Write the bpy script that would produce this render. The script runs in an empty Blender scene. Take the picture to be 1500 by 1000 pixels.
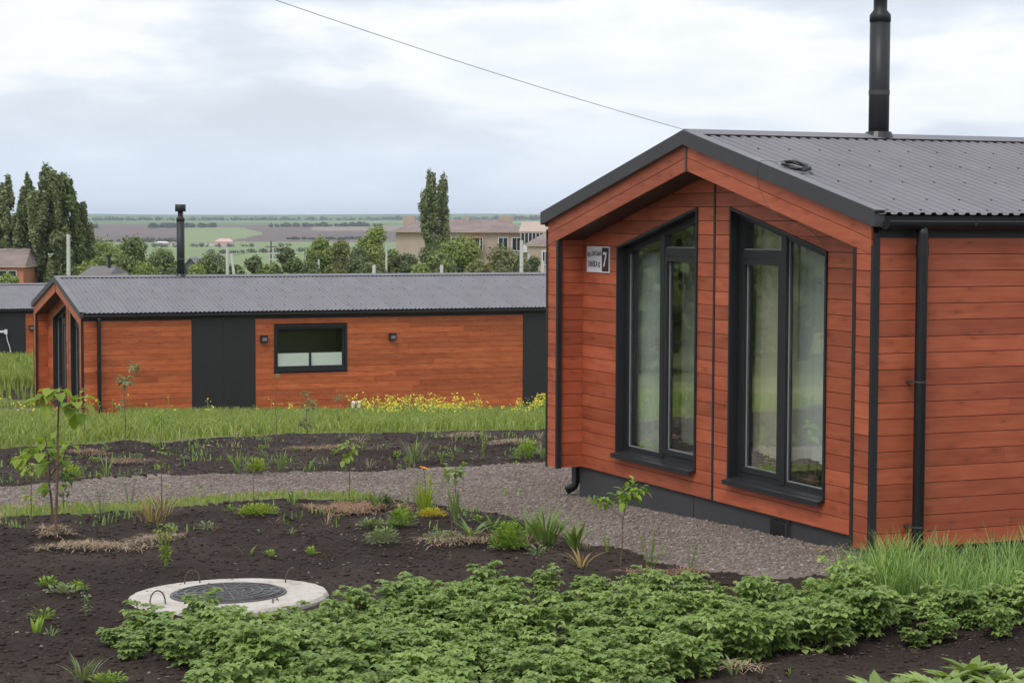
import bpy, math, random
import numpy as np
from mathutils import Matrix, Vector, Quaternion
random.seed(7); rng = np.random.default_rng(7)
sc = bpy.context.scene
R = math.radians

# ------------------------------------------------------------------ camera, world, sun, exposure
CAM_Z = 2.773; FPX = 2944.9; PITCH = 0.05887; ROLL = 0.003736
_f = Vector((0, math.cos(PITCH), -math.sin(PITCH))); _r = Vector((1, 0, 0)); _u = _r.cross(_f)
RT = _r*math.cos(ROLL)+_u*math.sin(ROLL); UP = -_r*math.sin(ROLL)+_u*math.cos(ROLL)
cd = bpy.data.cameras.new('camera'); cam = bpy.data.objects.new('camera', cd); sc.collection.objects.link(cam)
m = Matrix.Identity(4)
for i in range(3):
    m[i][0] = RT[i]; m[i][1] = UP[i]; m[i][2] = -_f[i]
m[2][3] = CAM_Z
cam.matrix_world = m
cd.sensor_width = 36; cd.lens = 36*FPX/1500; cd.clip_start = 0.1; cd.clip_end = 20000
sc.camera = cam

SUN_EL, SUN_AZ = R(52), R(-150)         # azimuth measured from +Y towards +X
w = bpy.data.worlds.new('World'); sc.world = w; w.use_nodes = True
nt = w.node_tree; N = nt.nodes; L = nt.links; N.clear()
def nn(t, **k):
    n = N.new(t)
    for a, b in k.items(): setattr(n, a, b)
    return n
def mathn(op, a, b=None, c=None, clamp=False):
    n = N.new('ShaderNodeMath'); n.operation = op; n.use_clamp = clamp
    for i, v in enumerate((a, b, c)):
        if v is None: continue
        if isinstance(v, (int, float)): n.inputs[i].default_value = v
        else: L.new(v, n.inputs[i])
    return n.outputs[0]
def ramp(fac, stops, interp='LINEAR'):
    n = N.new('ShaderNodeValToRGB'); n.color_ramp.interpolation = interp
    e = n.color_ramp.elements
    while len(e) > 1: e.remove(e[-1])
    e[0].position = stops[0][0]; e[0].color = (*stops[0][1], 1)
    for p, c in stops[1:]:
        x = e.new(p); x.color = (*c, 1)
    L.new(fac, n.inputs[0]); return n.outputs[0]
def mixc(fac, a, b, mode='MIX'):
    n = N.new('ShaderNodeMix'); n.data_type = 'RGBA'; n.blend_type = mode
    for s, v in ((n.inputs[0], fac), (n.inputs[6], a), (n.inputs[7], b)):
        if isinstance(v, (int, float)): s.default_value = v
        elif isinstance(v, tuple): s.default_value = (*v, 1) if len(v) == 3 else v
        else: L.new(v, s)
    return n.outputs[2]
sky = nn('ShaderNodeTexSky', sky_type='NISHITA', sun_disc=False, sun_elevation=SUN_EL, sun_rotation=SUN_AZ, air_density=1.0, dust_density=1.5, ozone_density=1.0)
bg1 = nn('ShaderNodeBackground'); bg1.inputs[1].default_value = 0.12; L.new(sky.outputs[0], bg1.inputs[0])
tc = nn('ShaderNodeTexCoord'); sep = nn('ShaderNodeSeparateXYZ'); L.new(tc.outputs['Generated'], sep.inputs[0])
# cloud deck: long flat banks, thinner towards the horizon
cmb = nn('ShaderNodeCombineXYZ')
L.new(mathn('MULTIPLY', sep.outputs[0], 1.05), cmb.inputs[0]); L.new(mathn('MULTIPLY', sep.outputs[1], 1.0), cmb.inputs[1])
L.new(mathn('MULTIPLY', sep.outputs[2], 3.6), cmb.inputs[2])
n1 = nn('ShaderNodeTexNoise'); n1.inputs['Scale'].default_value = 5.6; n1.inputs['Detail'].default_value = 7; n1.inputs['Roughness'].default_value = 0.52; n1.inputs['Distortion'].default_value = 0.1
mp = nn('ShaderNodeMapping'); mp.inputs['Location'].default_value = (0.35, 0.0, 0.93); L.new(cmb.outputs[0], mp.inputs[0]); L.new(mp.outputs[0], n1.inputs['Vector'])
cl = ramp(n1.outputs[0], [(0.36, (0.54, 0.58, 0.65)), (0.45, (0.61, 0.65, 0.72)), (0.49, (0.69, 0.72, 0.775)), (0.515, (0.76, 0.775, 0.81)), (0.56, (0.80, 0.81, 0.83)), (0.66, (0.70, 0.73, 0.79))])
hz = ramp(sep.outputs[2], [(0.0, (1, 1, 1)), (0.022, (0.75, 0.75, 0.75)), (0.06, (0.12, 0.12, 0.12)), (0.09, (0, 0, 0))], 'EASE')
col = mixc(mathn('MULTIPLY', hz, 0.85), cl, (0.62, 0.72, 0.86))
bg2 = nn('ShaderNodeBackground'); L.new(col, bg2.inputs[0])
# a cloudy sky is brighter overhead than at the horizon
L.new(mathn('ADD', 1.0, mathn('MULTIPLY', mathn('MAXIMUM', sep.outputs[2], 0.0), 0.45)), bg2.inputs[1])
ms = nn('ShaderNodeMixShader'); ms.inputs[0].default_value = 0.9
L.new(bg1.outputs[0], ms.inputs[1]); L.new(bg2.outputs[0], ms.inputs[2])
wo = nn('ShaderNodeOutputWorld'); L.new(ms.outputs[0], wo.inputs[0])

sd = bpy.data.lights.new('sun', 'SUN'); sd.energy = 1.3; sd.angle = R(24); sd.color = (1, 0.965, 0.91)
sun = bpy.data.objects.new('sun', sd); sc.collection.objects.link(sun)
sdir = Vector((math.sin(SUN_AZ)*math.cos(SUN_EL), math.cos(SUN_AZ)*math.cos(SUN_EL), math.sin(SUN_EL)))
sun.rotation_euler = sdir.to_track_quat('Z', 'Y').to_euler()
sc.view_settings.view_transform = 'Standard'; sc.view_settings.look = 'None'
sc.view_settings.exposure = 0.36; sc.view_settings.gamma = 1; sc.view_settings.use_curve_mapping = False
sc.cycles.max_bounces = 8; sc.cycles.transparent_max_bounces = 12; sc.cycles.volume_bounces = 0

# ------------------------------------------------------------------ materials
MATS = {}
def newmat(name):
    global N, L
    mt = bpy.data.materials.new(name); mt.use_nodes = True
    N = mt.node_tree.nodes; L = mt.node_tree.links; N.clear()
    MATS[name] = mt; return mt
def out(sh, disp=None):
    o = nn('ShaderNodeOutputMaterial'); L.new(sh, o.inputs[0])
def bsdf(color, rough=0.7, metal=0.0, bump=None, bstr=0.3, bdist=0.02, spec=0.5):
    b = nn('ShaderNodeBsdfPrincipled')
    for k, v in (('Base Color', color), ('Roughness', rough), ('Metallic', metal), ('Specular IOR Level', spec)):
        if isinstance(v, (int, float)): b.inputs[k].default_value = v
        elif isinstance(v, tuple): b.inputs[k].default_value = (*v, 1)
        else: L.new(v, b.inputs[k])
    if bump is not None:
        bn = nn('ShaderNodeBump'); bn.inputs['Strength'].default_value = bstr; bn.inputs['Distance'].default_value = bdist
        L.new(bump, bn.inputs['Height']); L.new(bn.outputs[0], b.inputs['Normal'])
    return b.outputs[0]
def noise(vec, scale, detail=3, rough=0.5, dist=0.0):
    n = nn('ShaderNodeTexNoise'); n.inputs['Scale'].default_value = scale; n.inputs['Detail'].default_value = detail
    n.inputs['Roughness'].default_value = rough; n.inputs['Distortion'].default_value = dist
    if vec is not None: L.new(vec, n.inputs['Vector'])
    return n.outputs[0]
def objco(): return nn('ShaderNodeTexCoord').outputs['Object']
def vmul(v, s):
    n = nn('ShaderNodeVectorMath', operation='MULTIPLY'); L.new(v, n.inputs[0]); n.inputs[1].default_value = s; return n.outputs[0]
def vadd(v, w_):
    n = nn('ShaderNodeVectorMath', operation='ADD'); L.new(v, n.inputs[0])
    if isinstance(w_, tuple): n.inputs[1].default_value = w_
    else: L.new(w_, n.inputs[1])
    return n.outputs[0]
def posco(): return nn('ShaderNodeNewGeometry').outputs['Position']

def m_wood(name, base, dark, light):
    newmat(name)
    at = nn('ShaderNodeAttribute', attribute_type='OBJECT', attribute_name='tone')
    s = nn('ShaderNodeSeparateXYZ'); L.new(objco(), s.inputs[0])
    u = mathn('ADD', s.outputs[0], s.outputs[1])
    c = nn('ShaderNodeCombineXYZ'); L.new(mathn('ADD', u, mathn('MULTIPLY', at.outputs['Fac'], 53.0)), c.inputs[0])
    L.new(s.outputs[2], c.inputs[1]); L.new(mathn('MULTIPLY', at.outputs['Fac'], 17.0), c.inputs[2])
    v = c.outputs[0]
    g1 = noise(vmul(v, (1.6, 26, 1)), 1.0, 5, 0.6, 0.6)        # long grain
    g2 = noise(vmul(v, (2.2, 5, 1)), 1.0, 3, 0.55, 0.4)        # stain clouds
    g3 = noise(vmul(v, (9, 160, 1)), 1.0, 2, 0.6)              # fine grain
    vo = nn('ShaderNodeTexVoronoi', voronoi_dimensions='2D'); vo.inputs['Scale'].default_value = 1.0; L.new(vmul(v, (2.1, 5.2, 1)), vo.inputs['Vector'])
    kn = ramp(mathn('ADD', vo.outputs['Distance'], mathn('MULTIPLY', g1, 0.12)), [(0.085, (1, 1, 1)), (0.13, (0.40, 0.40, 0.40)), (0.27, (0, 0, 0))])
    t = mathn('ADD', mathn('MULTIPLY', g1, 0.5), mathn('MULTIPLY', g2, 0.5))
    cc = ramp(t, [(0.30, dark), (0.50, base), (0.68, light)])
    cc = mixc(mathn('MULTIPLY', kn, 0.46), cc, tuple(x*0.35 for x in dark))
    tn = mathn('ADD', 0.80, mathn('MULTIPLY', at.outputs['Fac'], 0.40))
    cb = nn('ShaderNodeCombineColor'); [L.new(tn, cb.inputs[i]) for i in range(3)]
    cc = mixc(1.0, cc, cb.outputs[0], 'MULTIPLY')
    out(bsdf(cc, 0.52, 0, g3, 0.12, 0.004, 0.4))
m_wood('red_wood', (0.375, 0.088, 0.038), (0.275, 0.058, 0.024), (0.450, 0.122, 0.056))
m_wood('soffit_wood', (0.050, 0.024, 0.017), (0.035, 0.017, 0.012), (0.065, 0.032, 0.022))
m_wood('red_wood_far', (0.43, 0.104, 0.034), (0.32, 0.068, 0.022), (0.52, 0.148, 0.053))
def m_plain(name, color, rough=0.6, metal=0.0, var=0.15, scale=3.0, bump=0.0, spec=0.5):
    newmat(name)
    g = noise(objco(), scale, 5, 0.6)
    d = tuple(x*(1-var) for x in color); l = tuple(min(1, x*(1+var)) for x in color)
    c = ramp(g, [(0.3, d), (0.7, l)])
    f2 = noise(objco(), scale*30, 3, 0.6)
    out(bsdf(c, rough, metal, f2 if bump else None, bump, 0.003, spec))
m_plain('dark_metal', (0.019, 0.020, 0.022), 0.45, 0.0, 0.12, 2, 0, 0.35)
m_plain('rake_metal', (0.044, 0.044, 0.048), 0.55, 0.0, 0.12, 2)
m_plain('roof_metal', (0.165, 0.158, 0.172), 0.62, 0.0, 0.13, 0.9)
m_plain('black_plastic', (0.010, 0.010, 0.011), 0.35, 0, 0.1)
m_plain('gap_black', (0.012, 0.008, 0.007), 0.9)
m_plain('foundation_grey', (0.040, 0.041, 0.043), 0.75, 0, 0.2, 1.4, 0.2)
m_plain('panel_black', (0.016, 0.016, 0.018), 0.5, 0, 0.1, 1)
m_plain('white_plastic', (0.74, 0.73, 0.75), 0.35, 0, 0.03)
m_plain('sign_brown', (0.055, 0.024, 0.022), 0.4, 0, 0.05)
m_plain('sign_ink', (0.05, 0.045, 0.055), 0.5, 0, 0.05)
m_plain('blue_plastic', (0.02, 0.16, 0.5), 0.4)
newmat('concrete_slab')
_a = noise(objco(), 5, 6, 0.7); _b = noise(objco(), 22, 5, 0.7); _c = noise(objco(), 120, 3, 0.6)
_col = ramp(_a, [(0.32, (0.33, 0.29, 0.24)), (0.45, (0.45, 0.41, 0.36)), (0.65, (0.52, 0.485, 0.435))])
_col = mixc(ramp(_b, [(0.56, (0, 0, 0)), (0.70, (0.75, 0.75, 0.75))]), _col, (0.16, 0.12, 0.095))
out(bsdf(_col, 0.9, 0, _c, 0.5, 0.004, 0.3))
m_plain('cast_iron', (0.095, 0.092, 0.092), 0.7, 0.1, 0.35, 9, 0.3)
m_plain('rusty_steel', (0.10, 0.075, 0.06), 0.7, 0.4, 0.3, 20)
m_plain('pole_concrete', (0.50, 0.50, 0.47), 0.85, 0, 0.1, 1.5)
m_plain('pole_wood', (0.14, 0.12, 0.10), 0.9, 0, 0.2, 2)
m_plain('bead_grey', (0.22, 0.23, 0.23), 0.6)
m_plain('wire_black', (0.05, 0.05, 0.055), 0.6)
m_plain('curtain_cream', (0.80, 0.76, 0.60), 0.9, 0, 0.06, 2)
m_plain('curtain_reflection_tone', (0.42, 0.43, 0.38), 0.9, 0, 0.1, 2)  # darker copy of the sheer cloth; dull pane reflection put into its colour
m_plain('curtain_sheer', (0.82, 0.84, 0.82), 0.9, 0, 0.06, 2)
m_plain('interior_wall', (0.62, 0.55, 0.42), 0.9, 0, 0.1, 2)
m_plain('interior_floor', (0.20, 0.13, 0.08), 0.6, 0, 0.2, 3)
m_plain('plaster_beige', (0.40, 0.315, 0.255), 0.9, 0, 0.12, 0.35)
m_plain('plaster_white', (0.60, 0.585, 0.56), 0.9, 0, 0.08, 0.5)
m_plain('plaster_pink', (0.55, 0.36, 0.33), 0.9, 0, 0.1, 0.5)
m_plain('brick_orange', (0.40, 0.155, 0.085), 0.9, 0, 0.16, 1.2)
m_plain('roof_slate', (0.215, 0.165, 0.150), 0.9, 0, 0.25, 0.6)
m_plain('roof_grey', (0.13, 0.12, 0.12), 0.8, 0, 0.2, 0.6)
m_plain('dark_glass', (0.03, 0.035, 0.04), 0.1, 0, 0.1, 1)
m_plain('bark', (0.085, 0.062, 0.045), 0.95, 0, 0.35, 8, 0.4)
m_plain('bark_pale', (0.26, 0.23, 0.19), 0.95, 0, 0.3, 8, 0.3)
m_plain('twig_brown', (0.13, 0.075, 0.055), 0.8, 0, 0.3, 20)
m_plain('litter', (0.20, 0.155, 0.12), 0.95, 0, 0.3, 8)
m_plain('straw', (0.32, 0.235, 0.145), 0.95, 0, 0.3, 8)
m_plain('straw_orange', (0.29, 0.175, 0.105), 0.95, 0, 0.3, 8)

newmat('glass')
lw = nn('ShaderNodeLayerWeight'); lw.inputs[0].default_value = 0.5
frs = mathn('ADD', 0.19, mathn('MULTIPLY', mathn('POWER', lw.outputs['Facing'], 3.0), 0.9))
tr = nn('ShaderNodeBsdfTransparent'); tr.inputs[0].default_value = (0.93, 0.95, 0.93, 1)
gl = nn('ShaderNodeBsdfGlossy'); gl.inputs['Roughness'].default_value = 0.015; gl.inputs['Color'].default_value = (0.97, 1, 0.98, 1)
bn = nn('ShaderNodeBump'); bn.inputs['Strength'].default_value = 0.05; bn.inputs['Distance'].default_value = 0.02; L.new(noise(objco(), 1.6, 2), bn.inputs['Height']); L.new(bn.outputs[0], gl.inputs['Normal'])
mx = nn('ShaderNodeMixShader'); L.new(frs, mx.inputs[0]); L.new(tr.outputs[0], mx.inputs[1]); L.new(gl.outputs[0], mx.inputs[2])
out(mx.outputs[0])

newmat('glass_dull')
lw = nn('ShaderNodeLayerWeight'); lw.inputs[0].default_value = 0.5
frs = mathn('ADD', 0.03, mathn('MULTIPLY', mathn('POWER', lw.outputs['Facing'], 3.0), 0.9))
tr = nn('ShaderNodeBsdfTransparent'); tr.inputs[0].default_value = (0.93, 0.95, 0.93, 1)
gl = nn('ShaderNodeBsdfGlossy'); gl.inputs['Roughness'].default_value = 0.015; gl.inputs['Color'].default_value = (0.97, 1, 0.98, 1)
bn = nn('ShaderNodeBump'); bn.inputs['Strength'].default_value = 0.05; bn.inputs['Distance'].default_value = 0.02; L.new(noise(objco(), 1.6, 2), bn.inputs['Height']); L.new(bn.outputs[0], gl.inputs['Normal'])
mx = nn('ShaderNodeMixShader'); L.new(frs, mx.inputs[0]); L.new(tr.outputs[0], mx.inputs[1]); L.new(gl.outputs[0], mx.inputs[2])
out(mx.outputs[0])

def m_leaf(name, dark, light, trans=0.35, dry=None):
    newmat(name)
    ri = nn('ShaderNodeNewGeometry').outputs['Random Per Island']
    oi = nn('ShaderNodeObjectInfo').outputs['Random']
    t = mathn('ADD', mathn('MULTIPLY', ri, 0.68), mathn('MULTIPLY', oi, 0.32))
    st = [(0.1, dark), (0.8, light)]
    if dry: st += [(0.955, light), (0.975, dry)]
    c = ramp(t, st)
    b = nn('ShaderNodeBsdfPrincipled'); L.new(c, b.inputs['Base Color']); b.inputs['Roughness'].default_value = 0.5; b.inputs['Specular IOR Level'].default_value = 0.35
    tl = nn('ShaderNodeBsdfTranslucent'); L.new(mixc(1.0, c, (1.25, 1.3, 0.55), 'MULTIPLY'), tl.inputs[0])
    mx = nn('ShaderNodeMixShader'); mx.inputs[0].default_value = trans; L.new(b.outputs[0], mx.inputs[1]); L.new(tl.outputs[0], mx.inputs[2])
    out(mx.outputs[0])
m_leaf('leaf_potato', (0.12, 0.19, 0.046), (0.27, 0.37, 0.105), 0.35, (0.42, 0.40, 0.14))
m_leaf('leaf_potato_pale', (0.165, 0.235, 0.062), (0.33, 0.43, 0.14))
m_leaf('leaf_bright', (0.15, 0.24, 0.028), (0.27, 0.39, 0.06))
m_leaf('leaf_lime', (0.20, 0.30, 0.03), (0.34, 0.42, 0.05))
m_leaf('leaf_yellow', (0.45, 0.38, 0.03), (0.62, 0.50, 0.05))
m_leaf('leaf_dark', (0.040, 0.085, 0.028), (0.085, 0.150, 0.050))
m_leaf('leaf_grey', (0.14, 0.19, 0.085), (0.26, 0.31, 0.16))
m_leaf('leaf_iris', (0.11, 0.18, 0.05), (0.21, 0.29, 0.09), 0.3, (0.32, 0.27, 0.12))
m_leaf('leaf_onion', (0.13, 0.235, 0.062), (0.295, 0.425, 0.125), 0.3, (0.42, 0.38, 0.16))
m_leaf('leaf_dry', (0.25, 0.17, 0.06), (0.36, 0.27, 0.10))
m_leaf('leaf_maple', (0.15, 0.235, 0.03), (0.29, 0.38, 0.055), 0.45)
m_leaf('grass_blade', (0.135, 0.19, 0.045), (0.31, 0.365, 0.105), 0.35, (0.36, 0.33, 0.15))
m_leaf('tree_mid', (0.095, 0.13, 0.04), (0.21, 0.26, 0.085), 0.25)
m_leaf('tree_light', (0.12, 0.165, 0.035), (0.255, 0.31, 0.08), 0.25)
m_leaf('tree_dark', (0.072, 0.098, 0.044), (0.155, 0.19, 0.078), 0.25)
m_leaf('tree_poplar', (0.105, 0.13, 0.055), (0.235, 0.265, 0.12), 0.25)
m_leaf('tree_olive', (0.115, 0.13, 0.042), (0.225, 0.23, 0.085), 0.25)
m_leaf('hedge_far', (0.030, 0.052, 0.024), (0.055, 0.085, 0.035), 0.1)
m_leaf('petal_yellow', (0.55, 0.42, 0.02), (0.70, 0.58, 0.04), 0.2)
m_leaf('petal_orange', (0.75, 0.26, 0.02), (0.80, 0.36, 0.03), 0.2)

def m_ground(name, stops, s1=1.3, s2=14, bstr=0.6, bdist=0.03, rough=0.95, s3=60):
    newmat(name); p = posco()
    a = noise(p, s1, 4, 0.6); b = noise(p, s2, 5, 0.7); c = noise(p, s3, 3, 0.7)
    t = mathn('ADD', mathn('MULTIPLY', a, 0.5), mathn('ADD', mathn('MULTIPLY', b, 0.3), mathn('MULTIPLY', c, 0.2)))
    h = mathn('ADD', b, mathn('MULTIPLY', c, 0.5))
    out(bsdf(ramp(t, stops), rough, 0, h, bstr, bdist, 0.2))
m_ground('soil', [(0.38, (0.021, 0.0135, 0.0105)), (0.50, (0.036, 0.0245, 0.0195)), (0.60, (0.062, 0.045, 0.036))], 0.45, 16, 1.0, 0.03)
m_ground('gravel_ground', [(0.36, (0.130, 0.103, 0.088)), (0.5, (0.205, 0.168, 0.146)), (0.64, (0.30, 0.255, 0.225))], 1.1, 22, 0.9, 0.02, 0.95, 80)
m_ground('turf', [(0.36, (0.085, 0.095, 0.030)), (0.5, (0.150, 0.175, 0.055)), (0.64, (0.24, 0.22, 0.10))], 0.35, 5, 0.6, 0.04)
m_ground('field_pale', [(0.35, (0.145, 0.200, 0.080)), (0.65, (0.215, 0.265, 0.110))], 0.006, 0.05, 0.0, 0.1, 0.95, 0.4)
m_ground('field_green', [(0.35, (0.070, 0.135, 0.050)), (0.65, (0.115, 0.190, 0.075))], 0.004, 0.03, 0.0, 0.1, 0.95, 0.3)
m_ground('field_plowed', [(0.35, (0.105, 0.075, 0.068)), (0.65, (0.150, 0.112, 0.098))], 0.004, 0.02, 0.0, 0.1, 0.95, 0.3)
m_ground('field_fallow', [(0.35, (0.190, 0.155, 0.110)), (0.65, (0.250, 0.205, 0.150))], 0.004, 0.02, 0.0, 0.1, 0.95, 0.3)
m_ground('clod', [(0.36, (0.024, 0.0160, 0.0125)), (0.5, (0.042, 0.029, 0.023)), (0.64, (0.070, 0.051, 0.041))], 3, 30, 0.6, 0.01)
newmat('stone')
ri = nn('ShaderNodeNewGeometry').outputs['Random Per Island']
out(bsdf(ramp(ri, [(0.0, (0.135, 0.107, 0.090)), (0.5, (0.190, 0.153, 0.130)), (0.88, (0.25, 0.208, 0.180)), (1.0, (0.36, 0.31, 0.27))]), 0.9, 0, noise(posco(), 90, 2), 0.4, 0.005, 0.2))

# ------------------------------------------------------------------ helpers
C = sc.collection
def link(o, parent=None):
    C.objects.link(o)
    if parent is not None: o.parent = parent
    return o
def tag(o, label=None, cat=None, group=None, kind=None):
    if label: o['label'] = label
    if cat: o['category'] = cat
    if group: o['group'] = group
    if kind: o['kind'] = kind
    return o
def empty(name, loc, rz=0, label=None, cat=None, group=None):
    o = bpy.data.objects.new(name, None); o.empty_display_size = 0.2; C.objects.link(o)
    o.location = loc; o.rotation_euler = (0, 0, rz); return tag(o, label, cat, group)
def copy_tree(o, parent=None):
    c = o.copy(); C.objects.link(c)
    if parent is not None: c.parent = parent
    for ch in o.children: copy_tree(ch, c)
    return c
class MB:
    def __init__(s): s.v = []; s.f = []
    def poly(s, pts):
        b = len(s.v); s.v += [tuple(p) for p in pts]; s.f.append(tuple(range(b, b+len(pts))))
    def hexa(s, p):      # 8 corner points: bottom 4 ccw, top 4 ccw
        b = len(s.v); s.v += [tuple(q) for q in p]
        s.f += [tuple(b+i for i in f) for f in ((3, 2, 1, 0), (4, 5, 6, 7), (0, 1, 5, 4), (1, 2, 6, 5), (2, 3, 7, 6), (3, 0, 4, 7))]
        return s
    def box(s, x0, x1, y0, y1, z0, z1):
        s.hexa([(x0, y0, z0), (x1, y0, z0), (x1, y1, z0), (x0, y1, z0), (x0, y0, z1), (x1, y0, z1), (x1, y1, z1), (x0, y1, z1)]); return s
    def prism(s, poly, d0, d1, axis=0):   # poly in the other two axes
        def P(d, q): return (d, q[0], q[1]) if axis == 0 else ((q[0], d, q[1]) if axis == 1 else (q[0], q[1], d))
        n = len(poly); b = len(s.v)
        s.v += [P(d0, q) for q in poly]+[P(d1, q) for q in poly]
        s.f.append(tuple(range(b+n-1, b-1, -1))); s.f.append(tuple(range(b+n, b+2*n)))
        for i in range(n): j = (i+1) % n; s.f.append((b+i, b+j, b+n+j, b+n+i))
        return s
    def tube(s, pts, rad, seg=8, caps=True):
        pts = [Vector(p) for p in pts]; n = len(pts)
        if isinstance(rad, (int, float)): rad = [rad]*n
        b = len(s.v); prev = None
        for i, p in enumerate(pts):
            d = (pts[min(i+1, n-1)]-pts[max(i-1, 0)]); d.normalize()
            if prev is None:
                a = Vector((0, 0, 1)) if abs(d.z) < 0.9 else Vector((1, 0, 0)); u = d.cross(a).normalized()
            else: u = (prev-d*prev.dot(d)).normalized()
            prev = u; v = d.cross(u)
            for k in range(seg):
                t = 2*math.pi*k/seg; s.v.append(tuple(p+(u*math.cos(t)+v*math.sin(t))*rad[i]))
        for i in range(n-1):
            for k in range(seg):
                k2 = (k+1) % seg; s.f.append((b+i*seg+k, b+i*seg+k2, b+(i+1)*seg+k2, b+(i+1)*seg+k))
        if caps: s.f.append(tuple(b+k for k in range(seg-1, -1, -1))); s.f.append(tuple(b+(n-1)*seg+k for k in range(seg)))
        return s
    def leaf(s, base, d, up, ln, wd, droop=0.25, fold=0.15):
        d = d.normalized(); sd_ = d.cross(up)
        if sd_.length < 1e-4: sd_ = Vector((1, 0, 0))
        sd_.normalize(); nrm = sd_.cross(d)
        mid = base+d*ln*0.42+nrm*ln*0.04; tip = base+d*ln-nrm*ln*droop
        q = base+d*ln*0.74-nrm*ln*droop*0.45
        b = len(s.v)
        s.v += [tuple(base), tuple(mid+sd_*wd*0.5+nrm*wd*fold), tuple(mid-sd_*wd*0.5+nrm*wd*fold), tuple(q+sd_*wd*0.40+nrm*wd*fold), tuple(q-sd_*wd*0.40+nrm*wd*fold), tuple(tip), tuple(mid), tuple(q)]
        s.f += [(b, b+6, b+1), (b, b+2, b+6), (b+6, b+7, b+3, b+1), (b+6, b+2, b+4, b+7), (b+7, b+5, b+3), (b+7, b+4, b+5)]
    def blade(s, base, d, h, wd, bend, lean):
        # long narrow leaf: rises then bends over in direction d
        sd_ = Vector((-d.y, d.x, 0)).normalized(); b = len(s.v); n = 4
        for i in range(n):
            t = i/n; p = base+Vector((d.x, d.y, 0))*(h*(lean*t+bend*t*t))+Vector((0, 0, 1))*h*(t-0.28*bend*t*t*1.6)
            ww = wd*(0.6+0.8*t if t < 0.5 else 1.0*(1.3-t*0.9)); s.v += [tuple(p+sd_*ww*0.5), tuple(p-sd_*ww*0.5)]
        p = base+Vector((d.x, d.y, 0))*(h*(lean+bend))+Vector((0, 0, 1))*h*(1-0.45*bend); s.v.append(tuple(p))
        for i in range(n-1): s.f.append((b+2*i, b+2*i+1, b+2*i+3, b+2*i+2))
        s.f.append((b+2*n-2, b+2*n-1, b+2*n))
    def mesh(s, name, mat, smooth=False):
        me = bpy.data.meshes.new(name); me.from_pydata(s.v, [], s.f); me.update()
        if mat: me.materials.append(MATS[mat])
        if smooth: me.polygons.foreach_set('use_smooth', [True]*len(me.polygons))
        return me
    def build(s, name, mat, parent=None, smooth=False):
        return link(bpy.data.objects.new(name, s.mesh(name, mat, smooth)), parent)
def np_mesh(name, V, F, mats, smooth=False, midx=None):
    V = np.asarray(V, np.float32); F = np.asarray(F, np.int32)
    me = bpy.data.meshes.new(name); n, k = F.shape
    me.vertices.add(len(V)); me.vertices.foreach_set('co', V.ravel())
    me.loops.add(n*k); me.loops.foreach_set('vertex_index', F.ravel())
    me.polygons.add(n); me.polygons.foreach_set('loop_start', np.arange(0, n*k, k, dtype=np.int32)); me.polygons.foreach_set('loop_total', np.full(n, k, np.int32))
    for mm in mats: me.materials.append(MATS[mm])
    if midx is not None: me.polygons.foreach_set('material_index', midx.astype(np.int32))
    if smooth: me.polygons.foreach_set('use_smooth', np.ones(n, bool))
    me.update(calc_edges=True); me.validate(); return me
def np_obj(name, V, F, mats, parent=None, **k):
    return link(bpy.data.objects.new(name, np_mesh(name, V, F, mats, **k)), parent)

# value noise (numpy)
def _hash(ix, iy, s):
    h = (ix.astype(np.int64)*374761393+iy.astype(np.int64)*668265263+s*1442695041) & 0xffffffff
    h = ((h ^ (h >> 13))*1274126177) & 0xffffffff
    return ((h ^ (h >> 16)) & 0xffff)/65535.0
def vnoise(x, y, s=0):
    x0 = np.floor(x); y0 = np.floor(y); fx = x-x0; fy = y-y0; fx = fx*fx*(3-2*fx); fy = fy*fy*(3-2*fy)
    a = _hash(x0, y0, s); b = _hash(x0+1, y0, s); c = _hash(x0, y0+1, s); d = _hash(x0+1, y0+1, s)
    return (a*(1-fx)+b*fx)*(1-fy)+(c*(1-fx)+d*fx)*fy
def fbm(x, y, o=4, s=0):
    r = 0; a = 0.5
    for i in range(o): r = r+a*vnoise(x*2**i, y*2**i, s+i); a *= 0.5
    return r

# ------------------------------------------------------------------ terrain
SLABC = [0.0, 0.0]
def soil_relief(x, y):
    r_ = fbm(x*1.7, y*1.7, 3, 2)*0.13+fbm(x*7, y*7, 3, 3)*0.035+fbm(x*22, y*22, 2, 4)*0.022
    k = np.clip(((x-SLABC[0])**2+(y-SLABC[1])**2)**.5-.75, 0, .5)/.5      # raked level round the well slab
    return r_*k+(0.085+.15*(r_-.09))*(1-k)
TY = [-9000, 0, 12, 17, 20, 23.5, 26.5, 31, 33.5, 52, 56, 58, 60, 66, 69, 75, 100, 150, 240, 400, 800, 1300, 1800, 2600, 3500, 5000, 6000, 7500, 9500]
TZ = [-6, -0.1, -0.1, -0.1, -0.2, -0.37, -0.42, -0.55, -0.75, -2.2, -2.38, -2.36, -2.15, -2.05, -2.1, -3.7, -5, -6, -6.5, -10, -17, -14, -12.5, -1.4, 2.8, 17, 27, 10, -40]
def terr(x, y):
    x = np.asarray(x, float); y = np.asarray(y, float)
    z = np.interp(y, TY, TZ)
    far = np.clip((y-1500)/3500, 0, 1)
    z = z+far*(vnoise(x/900.0, y/1500.0, 5)-0.5)*9
    # left of the second house the ground runs level to its gable, then the grass bank
    return z
def tz(x, y): return float(terr(x, y))
def ray(px, py):
    d = _f+RT*((px-750)/FPX)-UP*((py-500)/FPX); return d
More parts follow.
